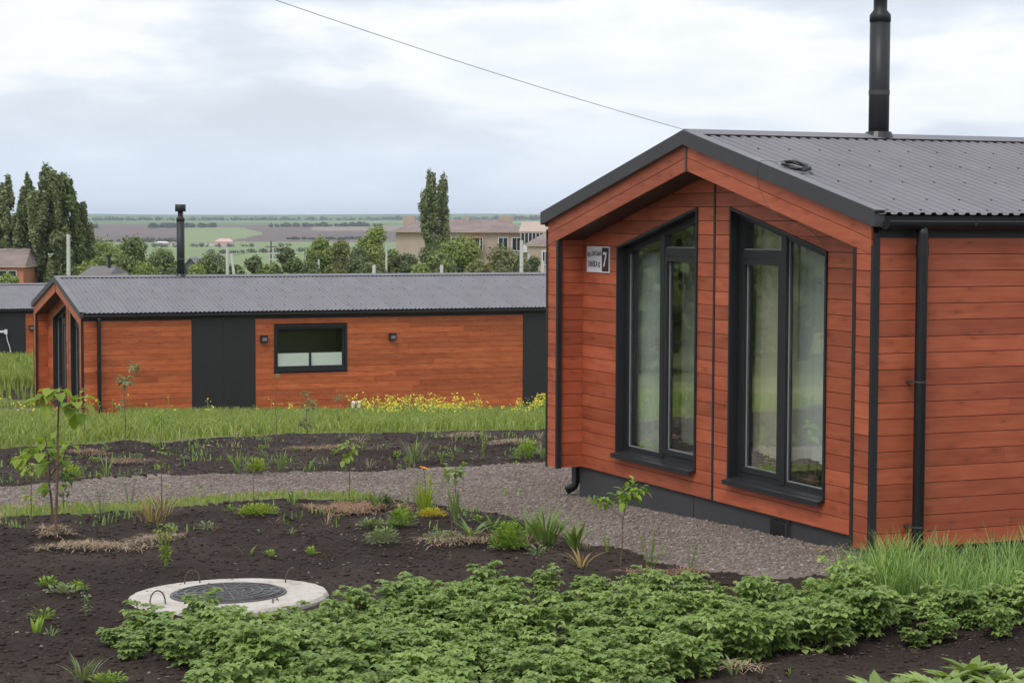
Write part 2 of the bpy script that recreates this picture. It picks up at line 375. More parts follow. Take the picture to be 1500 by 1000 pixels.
def G(px, py, sink=0.0):
    d = ray(px, py); lo, hi = 5.0, 5.0
    k = 4.0
    while k < 9000:
        x, y, z = d.x*k, d.y*k, CAM_Z+d.z*k
        if z < tz(x, y): break
        lo = k; k *= 1.01
    hi = k
    for _ in range(30):
        m_ = (lo+hi)/2
        if CAM_Z+d.z*m_ < tz(d.x*m_, d.y*m_): hi = m_
        else: lo = m_
    return Vector((d.x*hi, d.y*hi, tz(d.x*hi, d.y*hi)-sink))
_p = G(335, 874); SLABC[:] = [_p.x, _p.y]
def at(px, py, Y):
    d = ray(px, py); k = Y/d.y; return Vector((d.x*k, Y, CAM_Z+d.z*k))
def inpoly(X, Y, poly):
    ins = np.zeros(np.shape(X), bool); n = len(poly)
    for i in range(n):
        x1, y1 = poly[i]; x2, y2 = poly[(i+1) % n]
        c = ((y1 > Y) != (y2 > Y)); 
        with np.errstate(divide='ignore', invalid='ignore'):
            xi = (x2-x1)*(Y-y1)/(y2-y1+1e-12)+x1
        ins ^= c & (X < xi)
    return ins
def wpoly(px): return [tuple(G(*p)[:2]) for p in px]
PATH = wpoly([(-400, 718), (-150, 716), (0, 711), (130, 701), (330, 691), (560, 687), (700, 680), (800, 674), (1000, 676), (1300, 690), (1300, 760), (1500, 800), (1500, 845), (1330, 842), (1260, 842), (1150, 850), (1090, 843), (1000, 829), (930, 814), (880, 797), (800, 778), (740, 752), (650, 740), (560, 727), (400, 724), (300, 731), (200, 740), (100, 746), (0, 750), (-150, 752), (-400, 756)])
VERGE = wpoly([(-400, 748), (0, 743), (100, 741), (200, 736), (300, 728), (400, 722), (520, 722), (560, 728), (520, 731), (400, 730), (330, 735), (250, 742), (190, 748), (100, 754), (0, 760), (-400, 768)])
FARPATH = wpoly([(-200, 598), (60, 598), (140, 603), (200, 612), (150, 617), (60, 611), (-200, 608)])
GRASSEDGE = [G(px, py) for px, py in ((-600, 662), (0, 656), (130, 649), (300, 643), (430, 635), (620, 632), (800, 629), (1500, 629))]
GEX = [g.x for g in GRASSEDGE]; GEY = [g.y for g in GRASSEDGE]

th = np.concatenate([np.radians(np.arange(-180, -28, 4.0)), np.linspace(R(-27.5), R(-17.6), 50), np.linspace(R(-17.5), R(17.5), 250), np.linspace(R(17.6), R(27.5), 50), np.radians(np.arange(28.5, 180.1, 4.0))])
th[-1] = R(180)
rr = [0.5, 2, 4, 6, 8, 9.5, 10.5, 11.2]
while rr[-1] < 34: rr.append(rr[-1]*1.0030)
while rr[-1] < 90: rr.append(rr[-1]*1.010)
while rr[-1] < 800: rr.append(rr[-1]*1.035)
while rr[-1] < 9000: rr.append(rr[-1]*1.016)
rr = np.array(rr); nr, nth = len(rr), len(th)
TH, RR = np.meshgrid(th, rr); GX = RR*np.sin(TH); GY = RR*np.cos(TH)
wob = (fbm(GX*1.2, GY*1.2, 4, 11)-0.47)*0.9
near = (RR < 90)
zpath = inpoly(GX+wob*0.35, GY+wob*0.6, PATH); zverge = inpoly(GX+wob*0.3, GY+wob*0.5, VERGE); zfp = inpoly(GX, GY, FARPATH)
gedge = np.interp(GX, GEX, GEY)
zgrass = (GY+wob*1.6 > gedge)
bank = (GY > 57.6) & (GY < 59.8+wob*1.2) & (GX < -11)
soilz = near & ~zpath & ~zverge & ~zgrass & (RR > 8)
GZ = terr(GX, GY)
rough = soil_relief(GX, GY)
fl = fbm(GX*3, GY*3, 3, 8)*0.03+fbm(GX*14, GY*14, 2, 9)*0.02
GZ = GZ+np.where(near, np.where(zpath | zfp, fl-0.04, np.where(soilz, rough-0.09, fl-0.02)), 0)
zone = np.where(zpath | zfp, 2, np.where(soilz | bank, 1, 3))
def fieldmat(x, y):
    k = y
    sl = x/np.maximum(y, 1)
    f = np.zeros(x.shape, int)                              # 0 pale green
    f = np.where((y > 1650+sl*500) & (y < 2650), 2, f)      # brown ploughed
    f = np.where((y > 1750-sl*900) & (y < 2700) & (sl > -0.10), 3, f)   # fallow
    f = np.where((sl > -0.165) & (sl < -0.115-(y-1700)*0.00003) & (y > 1350) & (y < 2400), 0, f)
    f = np.where((sl > -0.15+(y-1500)*0.00005) & (sl < -0.04) & (y > 1600) & (y < 2200), 2, f)
    f = np.where(y > 2680, 1, f)
    f = np.where((y > 3300) & (y < 3800+sl*1500), 0, f)
    f = np.where((y > 4600) & (sl > 0), 0, f)
    return f
fm = fieldmat(GX, GY)
idx = np.arange(nr*nth).reshape(nr, nth)
V = np.stack([GX, GY, GZ], -1).reshape(-1, 3)
F = np.stack([idx[:-1, :-1], idx[:-1, 1:], idx[1:, 1:], idx[1:, :-1]], -1)[:, :, ::-1].reshape(-1, 4)
fz = zone[:-1, :-1].reshape(-1); fn = near[:-1, :-1].reshape(-1); ffm = fm[:-1, :-1].reshape(-1)
def sub(name, mask, mats, midx=None, smooth=True):
    f = F[mask]; u, inv = np.unique(f.ravel(), return_inverse=True)
    o = np_obj(name, V[u], inv.reshape(-1, 4), mats, smooth=smooth, midx=midx); tag(o, kind='structure'); return o
sub('garden_soil', fn & (fz == 1), ['soil'])
sub('gravel_path', fn & (fz == 2), ['gravel_ground'])
sub('grass_ground', fn & (fz == 3), ['turf'])
sub('fields', ~fn, ['field_pale', 'field_green', 'field_plowed', 'field_fallow'], ffm[~fn])

# ------------------------------------------------------------------ the house
Wd, TC, REC, B = 6.56, 3.28, 0.326, 0.14
SL = 0.2385; ZAP = 3.68
def roofz(t, off=0.0): return ZAP-SL*abs(t-TC)-off
def clip(poly, a, b, c):   # keep a*t+b*z<=c
    o = []; n = len(poly)
    for i in range(n):
        p, q = poly[i], poly[(i+1) % n]; dp = a*p[0]+b*p[1]-c; dq = a*q[0]+b*q[1]-c
        if dp <= 0: o.append(p)
        if (dp < 0 < dq) or (dq < 0 < dp): s = dp/(dp-dq); o.append((p[0]+(q[0]-p[0])*s, p[1]+(q[1]-p[1])*s))
    return o
def area(p): return 0.5*abs(sum(p[i][0]*p[(i+1) % len(p)][1]-p[(i+1) % len(p)][0]*p[i][1] for i in range(len(p)))) if len(p) > 2 else 0
GAP = 0.0028
def plank(poly_list, d0, d1, axis, mat, root):
    mb = MB()
    for p in poly_list: mb.prism(p, d0, d1, axis)
    o = mb.build('plank', mat, root); o['tone'] = random.random(); return o
def window_top(t, hi_t, lo_t, hi, lo): return lo+(hi-lo)*(t-lo_t)/(hi_t-lo_t)

def make_house(name, label, loc, yaw, wood, flue_a, flue_z, segs, Lh=13.9, detail=True):
    root = empty(name, loc, yaw, label, 'house', 'red timber houses of the settlement')
    ZT = 2.66
    # dark core behind the boards, with the real openings of the gable windows
    mb = MB()
    hole = any(s2_[0] == 'window' for s2_ in segs) and not detail
    for (x0, x1, z0_, z1_) in (((0.40, 4.90, 0, 2.74), (6.86, Lh, 0, 2.74), (4.90, 6.86, 0, 1.31), (4.90, 6.86, 2.49, 2.74)) if hole else ((0.40, Lh, 0, 2.74),)): mb.box(x0, x1, 0.03, 0.05, z0_, z1_)
    mb.box(0.40, Lh, Wd-0.05, Wd-0.03, 0.0, 2.74)
    mb.prism([(0.03, 0), (Wd-0.03, 0), (Wd-0.03, 2.74), (TC, 3.5), (0.03, 2.74)], Lh-0.05, Lh-0.03, 0)
    # gable sheet with openings
    wl = dict(t0=3.62, t1=5.42, z0=0.24, hi=2.941, lo=2.519, hit=3.62, lot=5.42)
    wr = dict(t0=1.21, t1=2.965, z0=0.24, hi=2.941, lo=2.529, hit=2.965, lot=1.21)
    for w_, A, Bq in ((wl, TC, Wd-0.05), (wr, 0.05, TC)):
        g0, g1 = REC+0.022, REC+0.04
        mb.prism([(A, 0), (Bq, 0), (Bq, w_['z0']), (A, w_['z0'])], g0, g1, 0)
        a_, b_ = (A, w_['t0']); mb.prism([(a_, w_['z0']), (b_, w_['z0']), (b_, min(roofz(b_, .40), 9)), (a_, roofz(a_, .40))], g0, g1, 0)
        a_, b_ = (w_['t1'], Bq); mb.prism([(a_, w_['z0']), (b_, w_['z0']), (b_, roofz(b_, .40)), (a_, roofz(a_, .40))], g0, g1, 0)
        za = window_top(w_['t0'], w_['hit'], w_['lot'], w_['hi'], w_['lo']); zb = window_top(w_['t1'], w_['hit'], w_['lot'], w_['hi'], w_['lo'])
        mb.prism([(w_['t0'], za), (w_['t1'], zb), (w_['t1'], roofz(w_['t1'], .40)), (w_['t0'], roofz(w_['t0'], .40))], g0, g1, 0)
    mb.build('wall_sheathing', 'gap_black', root)
    fz0 = -1.2
    MB().box(REC+0.035, Lh-0.05, 0.10, Wd-0.14, fz0, -0.001).build('foundation', 'foundation_grey', root)
    if detail:
        MB().box(REC+0.031, REC+0.036, 3.72, 3.726, -0.6, -0.01).build('panel_joint', 'gap_black', root)
        v = MB().box(REC-0.015, REC+0.035, 1.86, 2.14, -0.21, -0.03).build('air_vent', 'black_plastic', root)
        mv = MB()
        for k in range(6): mv.box(REC-0.020, REC-0.0155, 1.88, 2.12, -0.19+k*0.025, -0.180+k*0.025)
        mv.build('vent_grille', 'black_plastic', v)
        MB().box(REC-0.017, REC+0.033, 1.845, 1.8595, -0.215, -0.025).build('vent_frame', 'rake_metal', v)
    # --- side wall boards (long boards, staggered butt joints)
    rows = int(round(ZT/B))
    for (kind, a0, a1) in segs:
        if kind == 'dark':
            n = 2 if a1-a0 > 1.2 else 1
            for i in range(n):
                q0 = a0+(a1-a0)*i/n; q1 = a0+(a1-a0)*(i+1)/n
                MB().box(q0+0.002, q1-0.002, -0.012, 0.008, -0.05, 2.72).build('wall_panel', 'panel_black', root)
            continue
        for r_ in range(rows):
            z0, z1 = r_*B+GAP, (r_+1)*B-GAP
            cuts = [a0]; x = a0+random.uniform(1.2, 4.0)
            while x < a1-0.7: cuts.append(x); x += random.uniform(2.0, 4.0)
            cuts.append(a1)
            for c0, c1 in zip(cuts[:-1], cuts[1:]):
                spans = [(c0, c1)]
                if kind == 'window' and z1 > 1.31 and z0 < 2.49:
                    spans = [s_ for s_ in ((c0, min(c1, 4.90)), (max(c0, 6.86), c1)) if s_[1]-s_[0] > 0.05]
                for s0, s1 in spans: plank([[(s0+0.0008, z0), (s1-0.0008, z0), (s1-0.0008, z1), (s0+0.0008, z1)]], random.uniform(-0.001, 0.0005), 0.022, 1, wood, root)
        MB().box(a0, a1, 0.006, 0.024, rows*B, 2.74).build('frieze_board', 'dark_metal', root)
    # --- gable boards (recessed wall)
    for (w_, A, Bq) in ((wl, TC+0.02, Wd-0.10), (wr, 0.10, TC-0.02)):
        for r_ in range(24):
            z0, z1 = r_*B+GAP, (r_+1)*B-GAP
            strip = clip(clip([(A, z0), (Bq, z0), (Bq, z1), (A, z1)], SL, 1, ZAP-0.36+SL*TC), -SL, 1, ZAP-0.36-SL*TC)
            if area(strip) < 0.002: continue
            t0, t1 = w_['t0'], w_['t1']
            if z1 <= w_['z0']: plank([strip], REC, REC+0.02, 0, wood, root); continue
            sides = [clip(strip, 1, 0, t0), clip(strip, -1, 0, -t1)]
            mid = clip(clip(strip, -1, 0, -t0), 1, 0, t1)
            below = clip(mid, 0, 1, w_['z0'])
            sl = (w_['hi']-w_['lo'])/(w_['hit']-w_['lot'])
            above = clip(mid, sl, -1, sl*w_['lot']-w_['lo'])
            if z0 < w_['z0'] < z1:
                plank([p for p in (sides[0], sides[1], below) if area(p) > 1e-4], REC, REC+0.02, 0, wood, root); continue
            if area(above) > 1e-3:
                hs, ls = (sides[0], sides[1]) if w_['hit'] == t0 else (sides[1], sides[0])
                if z1 > w_['hi']+0.004: plank([p for p in (hs, ls, above) if area(p) > 1e-4], REC, REC+0.02, 0, wood, root)
                else:
                    plank([p for p in (ls, above) if area(p) > 1e-4], REC, REC+0.02, 0, wood, root)
                    if area(hs) > 1e-3: plank([hs], REC, REC+0.02, 0, wood, root)
            else:
                for p in sides:
                    if area(p) > 1e-3: plank([p], REC, REC+0.02, 0, wood, root)
    # --- portal columns: front face, inner cheek, outer cheek
    for (t0, t1, inner, outer) in ((0.034, 0.262, 1, 0), (Wd-0.262, Wd-0.034, 0, 1)):
        tops = [roofz(t0, 0.395), roofz(t1, 0.395)]
        for r_ in range(20):
            z0, z1 = r_*B+GAP, (r_+1)*B-GAP
            p = [(t0, z0), (t1, z0), (t1, z1), (t0, z1)]
            sgn = SL if t0 > TC else -SL
            p = clip(p, sgn, 1, ZAP-0.385+sgn*TC)
            if area(p) > 1e-3: plank([p], 0.0, 0.02, 0, wood, root)
        ti = t1 if inner else t0; dlt = -0.02 if inner else 0.02     # inner cheek seen from inside the portal
        zt = roofz(ti, 0.372)
        for r_ in range(20):
            z0, z1 = r_*B+GAP, min((r_+1)*B-GAP, zt)
            if z1-z0 > 0.02: plank([[(0.05, z0), (REC-0.002, z0), (REC-0.002, z1), (0.05, z1)]], min(ti, ti+dlt)+ (0.012 if inner else -0.012), max(ti, ti+dlt)+(0.012 if inner else -0.012), 1, wood, root)
        MB().box(0.022, REC+0.30, t0+0.045, t1-0.045, 0.01, 2.535).build('column_core', 'gap_black', root)
        # dark angle trims at the inner and outer edges
        MB().box(-0.006, 0.046, ti-0.005 if inner else ti-0.045, ti+0.045 if inner else ti+0.005, -0.004, roofz(ti+(0.045 if inner else -0.045), 0.392)).build('edge_trim', 'dark_metal', root)
        to = 0.0 if inner else Wd
        mb = MB()
        if inner: mb.box(-0.006, 0.0, -0.008, 0.032, -0.01, roofz(0, .30)); mb.box(-0.006, 0.055, -0.012, -0.0085, -0.01, 2.70)
        else: mb.box(-0.006, 0.0, Wd-0.030, Wd+0.008, -0.01, roofz(0, .30)); mb.box(-0.006, 0.055, Wd+0.0085, Wd+0.012, -0.01, 2.70)
        mb.build('corner_trim', 'dark_metal', root)
    # outer side boards of the front bay (a 0.05 - 0.42) on the near side are part of segs; far side plain
    for r_ in range(rows): plank([[(0.055, r_*B+GAP), (Lh-0.05, r_*B+GAP), (Lh-0.05, (r_+1)*B-GAP), (0.055, (r_+1)*B-GAP)]], Wd-0.022, Wd, 1, wood, root)
    # bottom closing board of the portal
    # --- rake boards, two per slope, and soffit
    for sgn in (-1, 1):
        te = -0.0 if sgn < 0 else Wd; tm = TC+sgn*0.018
        for k, (o0, o1) in enumerate(((0.128, 0.252), (0.258, 0.385))):
            poly = [(te+sgn*-0.034, roofz(te-sgn*0.034, o1)), (tm, roofz(tm, o1)), (tm, roofz(tm, o0)), (te-sgn*0.034, roofz(te-sgn*0.034, o0))]
            plank([poly], -0.004, 0.018, 0, wood, root)
        # soffit boards run along the slope
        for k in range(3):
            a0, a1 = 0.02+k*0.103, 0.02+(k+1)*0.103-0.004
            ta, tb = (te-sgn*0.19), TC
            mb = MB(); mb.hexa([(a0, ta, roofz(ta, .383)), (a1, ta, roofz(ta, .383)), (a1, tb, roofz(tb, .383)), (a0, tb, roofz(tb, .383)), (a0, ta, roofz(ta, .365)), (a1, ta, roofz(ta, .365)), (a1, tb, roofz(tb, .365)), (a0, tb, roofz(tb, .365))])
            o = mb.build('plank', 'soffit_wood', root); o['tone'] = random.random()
    MB().prism([(TC-0.018, roofz(TC, .385)-0.012), (TC+0.018, roofz(TC, .385)-0.012), (TC+0.018, roofz(TC, .11)), (TC-0.018, roofz(TC, .11))], -0.012, 0.02, 0).build('apex_trim', 'rake_metal', root)
    MB().box(REC-0.006, REC+0.0, TC-0.018, TC+0.018, -0.005, roofz(TC, .37)).build('centre_trim', 'dark_metal', root)
    # --- roof sheets: trapezoidal profile, real ribs
    pitch = 0.115
    prof = [(0, 0), (0.052, 0), (0.066, 0.018), (0.101, 0.018), (0.115, 0)]
    nsheet = int(Lh/(pitch*10))+1
    sheets = {}
    for sgn in (-1, 1):
        mb = MB(); te = TC+sgn*(TC+0.085)
        pts = []
        for i in range(10):
            for (x, h) in prof[:-1]: pts.append((i*pitch+x, h))
        pts.append((10*pitch, 0))
        for i in range(len(pts)-1):
            (x0, h0), (x1, h1) = pts[i], pts[i+1]
            q = [(x0, te, roofz(te)+h0-0.02), (x1, te, roofz(te)+h1-0.02), (x1, TC, ZAP+h1-0.02), (x0, TC, ZAP+h0-0.02)]
            if sgn > 0: q = q[::-1]
            mb.poly(q); mb.poly([(p[0], p[1], p[2]-0.003) for p in q][::-1])
        me = mb.mesh('roof_sheet', 'roof_metal')
        for i in range(nsheet):
            o = link(bpy.data.objects.new('roof_sheet', me), root); o.location = (0.0+i*pitch*10, 0, -0.0005*i)
    LE = nsheet*pitch*10
    # screws
    mb = MB()
    for i in range(int(LE/(pitch*3))):
        for s_ in (0.10, 0.75, 1.45, 2.15, 2.85, 3.25):
            a = 0.026+i*3*pitch+(0 if int(s_*10) % 2 else pitch); t = TC-s_; mb.box(a-0.007, a+0.007, t-0.007, t+0.007, roofz(t)-0.02, roofz(t)-0.004)
            if s_ < 3: t = TC+s_; mb.box(a-0.007, a+0.007, t-0.007, t+0.007, roofz(t)-0.02, roofz(t)-0.004)
    tag(mb.build('roof_screws', 'black_plastic', root), kind='stuff')
    # closure behind sheets ends, ridge cap
    mb = MB()
    for sgn in (-1, 1):
        a, b = TC, TC+sgn*0.16
        q = [(-0.03, a, ZAP+0.022), (LE, a, ZAP+0.022), (LE, b, roofz(b)+0.008), (-0.03, b, roofz(b)+0.008)]
        mb.hexa([(p[0], p[1], p[2]) for p in q]+[(p[0], p[1], p[2]+0.004) for p in q])
    mb.build('ridge_cap', 'roof_metal', root)
    mb = MB()
    for sgn in (-1, 1):
        b = TC+sgn*0.13; mb.box(0.02, LE-0.02, min(b, b+sgn*0.01), max(b, b+sgn*0.01), roofz(b)-0.018, roofz(b)+0.006)
    mb.build('ridge_closure', 'black_plastic', root)
    # rake flashing (front barge trim): tall face and top lip
    for sgn in (-1, 1):
        te = TC+sgn*(TC+0.075)
        poly = [(te, roofz(te, .128)), (TC, roofz(TC, .128)), (TC, roofz(TC)+0.014), (te, roofz(te)+0.014)]
        o = MB().prism(poly, -0.052, -0.044, 0).build('rake_trim', 'rake_metal', root)
        poly = [(te, roofz(te)+0.008), (TC, roofz(TC)+0.008), (TC, roofz(TC)+0.015), (te, roofz(te)+0.015)]
        MB().prism(poly, -0.0435, 0.075, 0).build('rake_lip', 'roof_metal', root)
        poly = [(te, roofz(te, .128)), (TC, roofz(TC, .128)), (TC, roofz(TC, .122)), (te, roofz(te, .122))]
        MB().prism(poly, -0.0435, -0.006, 0).build('rake_return', 'roof_metal', root)
        poly = [(te, roofz(te, .128)), (te+0.006*-sgn, roofz(te, .128)), (te+0.006*-sgn, roofz(te, .02)), (te, roofz(te, .02))]
        MB().prism(poly, -0.043, 0.05, 0).build('rake_end', 'rake_metal', root)
        # gable triangle filler between rake boards and roof
    MB().prism([(0.05, 2.70), (TC, roofz(TC, .13)), (Wd-0.05, 2.70), (Wd-0.05, 2.735), (TC, roofz(TC, .05)), (0.05, 2.735)], 0.019, 0.30, 0).build('roof_deck', 'gap_black', root)
    MB().hexa([(0.02, 0.02, roofz(0, .05)), (LE-.03, 0.02, roofz(0, .05)), (LE-.03, TC, ZAP-.05), (0.02, TC, ZAP-.05), (0.02, 0.02, roofz(0, .03)), (LE-.03, 0.02, roofz(0, .03)), (LE-.03, TC, ZAP-.03), (0.02, TC, ZAP-.03)]).build('roof_underlay', 'gap_black', root)
    MB().hexa([(0.02, TC, ZAP-.05), (LE-.03, TC, ZAP-.05), (LE-.03, Wd-.02, roofz(0, .05)), (0.02, Wd-.02, roofz(0, .05)), (0.02, TC, ZAP-.03), (LE-.03, TC, ZAP-.03), (LE-.03, Wd-.02, roofz(0, .03)), (0.02, Wd-.02, roofz(0, .03))]).build('roof_underlay', 'gap_black', root)
    # fascia, gutter, downpipe
    for sgn in (-1, 1):
        f0 = -0.03 if sgn < 0 else Wd+0.01
        MB().box(0.06, LE-0.02, f0, f0+0.02, 2.715, 2.845).build('fascia', 'dark_metal', root)
        cy = -0.105 if sgn < 0 else Wd+0.105
        mb = MB(); n = 10; b0 = 0.045
        ang = [math.pi+math.pi*i/n for i in range(n+1)]
        for rr_, flip in ((0.066, 0), (0.062, 1)):
            for i in range(n):
                p = [(b0, cy+rr_*math.cos(ang[i]), 2.795+rr_*math.sin(ang[i])), (LE, cy+rr_*math.cos(ang[i]), 2.795+rr_*math.sin(ang[i])), (LE, cy+rr_*math.cos(ang[i+1]), 2.795+rr_*math.sin(ang[i+1])), (b0, cy+rr_*math.cos(ang[i+1]), 2.795+rr_*math.sin(ang[i+1]))]
                mb.poly(p if not flip else p[::-1])
        mb.prism([(cy+0.066*math.cos(a_), 2.795+0.066*math.sin(a_)) for a_ in ang], b0-0.006, b0, 0)
        gt = mb.build('gutter', 'dark_metal', root)
        MB().tube([(b0, cy+sgn*0.066, 2.797), (LE, cy+sgn*0.066, 2.797)], 0.006, 6).build('gutter_bead', 'rake_metal', gt)
        if sgn < 0:
            mg = MB()
            a = 0.9
            while a < LE: mg.box(a, a+0.03, cy-0.070, cy+0.066, 2.796, 2.802); mg.box(a, a+0.03, cy-0.0705, cy-0.066, 2.76, 2.80); a += 0.9
            mg.build('gutter_hook', 'dark_metal', gt)
        dx = 0.415; py = cy+(-0.0 if sgn < 0 else 0.0)
        wy = -0.105 if sgn < 0 else Wd+0.075
        zb = 0.02 if sgn < 0 else -0.22
        pts = [(dx, cy, 2.75), (dx, cy, 2.69), (dx, wy, 2.62), (dx, wy, zb)]
        if sgn > 0: pts += [(dx-0.02, wy, zb-0.05), (dx-0.11, wy+0.03, zb-0.10)]
        else: pts += [(dx, wy, zb-0.05), (dx, wy-0.05, zb-0.09)]
        dp = MB().tube(pts, 0.05, 14).build('downpipe', 'black_plastic', root, True)
        for z in (1.44, 0.20):
            MB().tube([(dx, wy, z-0.008), (dx, wy, z+0.008)], 0.053, 14).build('pipe_clamp', 'rake_metal', dp)
            MB().box(dx-0.075, dx-0.045, wy-0.008, -0.002 if sgn < 0 else wy+0.008, z-0.008, z+0.008).build('pipe_bracket', 'rake_metal', dp)
        MB().tube([(dx, wy, 2.60), (dx, wy, 2.50)], 0.056, 14).build('pipe_collar', 'black_plastic', dp)
    # flue pipe
    fa = flue_a; r0 = 0.105
    fl_ = MB().tube([(fa, TC, ZAP-0.3), (fa, TC, flue_z-0.19)], r0, 28).build('flue_pipe', 'dark_metal', root, False)
    for p_ in fl_.data.polygons: p_.use_smooth = len(p_.vertices) == 4
    o = MB().tube([(fa, TC, flue_z-0.25), (fa, TC, flue_z-0.18), (fa, TC, flue_z-0.13), (fa, TC, flue_z-0.06), (fa, TC, flue_z+0.02)], [r0+0.004, r0+0.004, 0.070, 0.070, 0.070], 28).build('flue_reducer', 'dark_metal', fl_)
    for p_ in o.data.polygons: p_.use_smooth = len(p_.vertices) == 4
    o = MB().tube([(fa, TC, flue_z), (fa, TC, flue_z+0.19)], 0.142, 28).build('flue_cap', 'dark_metal', fl_)
    for p_ in o.data.polygons: p_.use_smooth = len(p_.vertices) == 4
    MB().tube([(fa, TC, ZAP+0.42), (fa, TC, ZAP+0.47)], r0+0.004, 28).build('flue_band', 'rake_metal', fl_)
    MB().tube([(fa, TC, ZAP-0.03), (fa, TC, ZAP+0.045)], [0.165, 0.13], 20).build('flue_flashing', 'black_plastic', fl_)
    # --- gable windows
    for w_, fixed_low in ((wl, True), (wr, False)):
        t0, t1, z0 = w_['t0'], w_['t1'], w_['z0']
        def zt_(t, off=0.0): return window_top(t, w_['hit'], w_['lot'], w_['hi'], w_['lo'])-off
        outer = [(t0, z0), (t1, z0), (t1, zt_(t1)), (t0, zt_(t0))]
        def inset(i):
            return [(t0+i, z0+i), (t1-i, z0+i), (t1-i, zt_(t1-i)-i*1.03), (t0+i, zt_(t0+i)-i*1.03)]
        def ring(i0, i1, d0, d1):
            mb = MB(); P0, P1 = inset(i0), inset(i1)
            for i in range(4):
                j = (i+1) % 4; mb.prism([P0[i], P0[j], P1[j], P1[i]], d0, d1, 0)
            return mb
        FD = REC+0.085
        cs = ring(0, 0.028, REC-0.018, REC+0.15).build('window', 'dark_metal', root)
        ring(0.0285, 0.095, FD, FD+0.07).build('window_frame', 'dark_metal', cs)
        sill = MB(); sill.hexa([(REC-0.075, t0+0.01, z0+0.002), (REC+0.084, t0+0.01, z0+0.030), (REC+0.084, t1-0.01, z0+0.030), (REC-0.075, t1-0.01, z0+0.002), (REC-0.075, t0+0.01, z0+0.010), (REC+0.084, t0+0.01, z0+0.042), (REC+0.084, t1-0.01, z0+0.042), (REC-0.075, t1-0.01, z0+0.010)])
        sill.box(REC-0.080, REC-0.0745, t0+0.008, t1-0.008, z0-0.032, z0+0.012); sill.build('sill', 'dark_metal', cs)
        tm = (t0+t1)/2; mh = 0.045
        MB().prism([(tm-mh, z0+0.06), (tm+mh, z0+0.06), (tm+mh, zt_(tm+mh, .08)), (tm-mh, zt_(tm-mh, .08))], FD-0.012, FD+0.068, 0).build('mullion', 'dark_metal', cs)
        # the opening sash stands in the half nearer the middle of the gable, under a raking top light
        s0, s1 = (t0+0.095, tm-mh) if fixed_low else (tm+mh, t1-0.095)
        ztr = 2.43
        MB().box(FD-0.006, FD+0.066, s0-0.002, s1+0.002, ztr, ztr+0.09).build('transom', 'dark_metal', cs)
        mb = MB(); sw = 0.055; zb = z0+0.095
        mb.box(FD-0.010, FD+0.06, s0+0.004, s0+sw, zb+0.004, ztr-0.004); mb.box(FD-0.010, FD+0.06, s1-sw, s1-0.004, zb+0.004, ztr-0.004)
        mb.box(FD-0.0095, FD+0.06, s0+sw, s1-sw, zb+0.004, zb+sw); mb.box(FD-0.0095, FD+0.06, s0+sw, s1-sw, ztr-sw, ztr-0.004)
        mb.build('sash', 'dark_metal', cs)
        gd = FD+0.030
        MB().box(gd, gd+0.006, s0+sw-0.005, s1-sw+0.005, zb+sw-0.005, ztr-sw+0.005).build('pane', 'glass', cs)
        MB().prism([(s0, ztr+0.088), (s1, ztr+0.088), (s1, zt_(s1, .09)), (s0, zt_(s0, .09))], gd, gd+0.006, 0).build('pane', 'glass', cs)
        # light rubber bead round the panes
        x0, x1 = (tm+mh, t1-0.095) if fixed_low else (t0+0.095, tm-mh)
        MB().prism([(x0, z0+0.092), (x1, z0+0.092), (x1, zt_(x1, .092)), (x0, zt_(x0, .092))], gd, gd+0.006, 0).build('pane', 'glass', cs)
        mb = MB()
        for (y0, y1, za, zb_) in ((x0, x1, z0+0.092, 0), (s0+sw, s1-sw, zb+sw-0.003, 0)):
            mb.box(gd-0.010, gd-0.001, y0, y1, za, za+0.011)
        mb.box(gd-0.010, gd-0.001, s0, s1, ztr+0.088, ztr+0.098)
        xx = x1 if fixed_low else s1-sw
        mb.box(gd-0.010, gd-0.001, x1-0.010, x1, z0+0.103, zt_(x1, .10)); mb.box(gd-0.010, gd-0.001, s1-sw-0.010, s1-sw, zb+sw+0.01, ztr-sw)
        mb.build('glazing_bead', 'bead_grey', cs)
    # interior
    if detail:
        MB().box(REC+0.17, 5.2, 0.14, Wd-0.14, -0.02, 0.16).build('interior_floor', 'interior_floor', root)
        MB().box(5.2, 5.25, 0.14, Wd-0.14, 0.0, 2.9).build('interior_wall', 'interior_wall', root)
        MB().box(0.42, 5.19, Wd-0.20, Wd-0.15, 0.17, 2.68).build('interior_wall', 'interior_wall', root)
        MB().box(0.42, 5.19, 0.15, 0.20, 0.17, 2.68).build('interior_wall', 'interior_wall', root)
    return root

segs = [('wood', 0.055, 2.76), ('dark', 2.76, 4.41), ('window', 4.41, 11.83), ('dark', 11.83, 13.45), ('wood', 13.45, 13.88)]
YAW = 0.41553
HP = Vector((3.044, 16.947, 0))
s_ = Vector((math.cos(YAW), math.sin(YAW), 0)); g_ = Vector((-math.sin(YAW), math.cos(YAW), 0))
house = make_house('timber_house', 'large red timber house on the right with number sign 7 by its tall gable windows', HP, YAW, 'red_wood', 2.25, 5.10, segs)
house2 = make_house('timber_house', 'long red timber house across the grass, seen whole, with black flue pipe near its gable', (-10.5707, 49.2507, -2.341), 0.4074, 'red_wood_far', 3.31, 5.38, segs, detail=False)
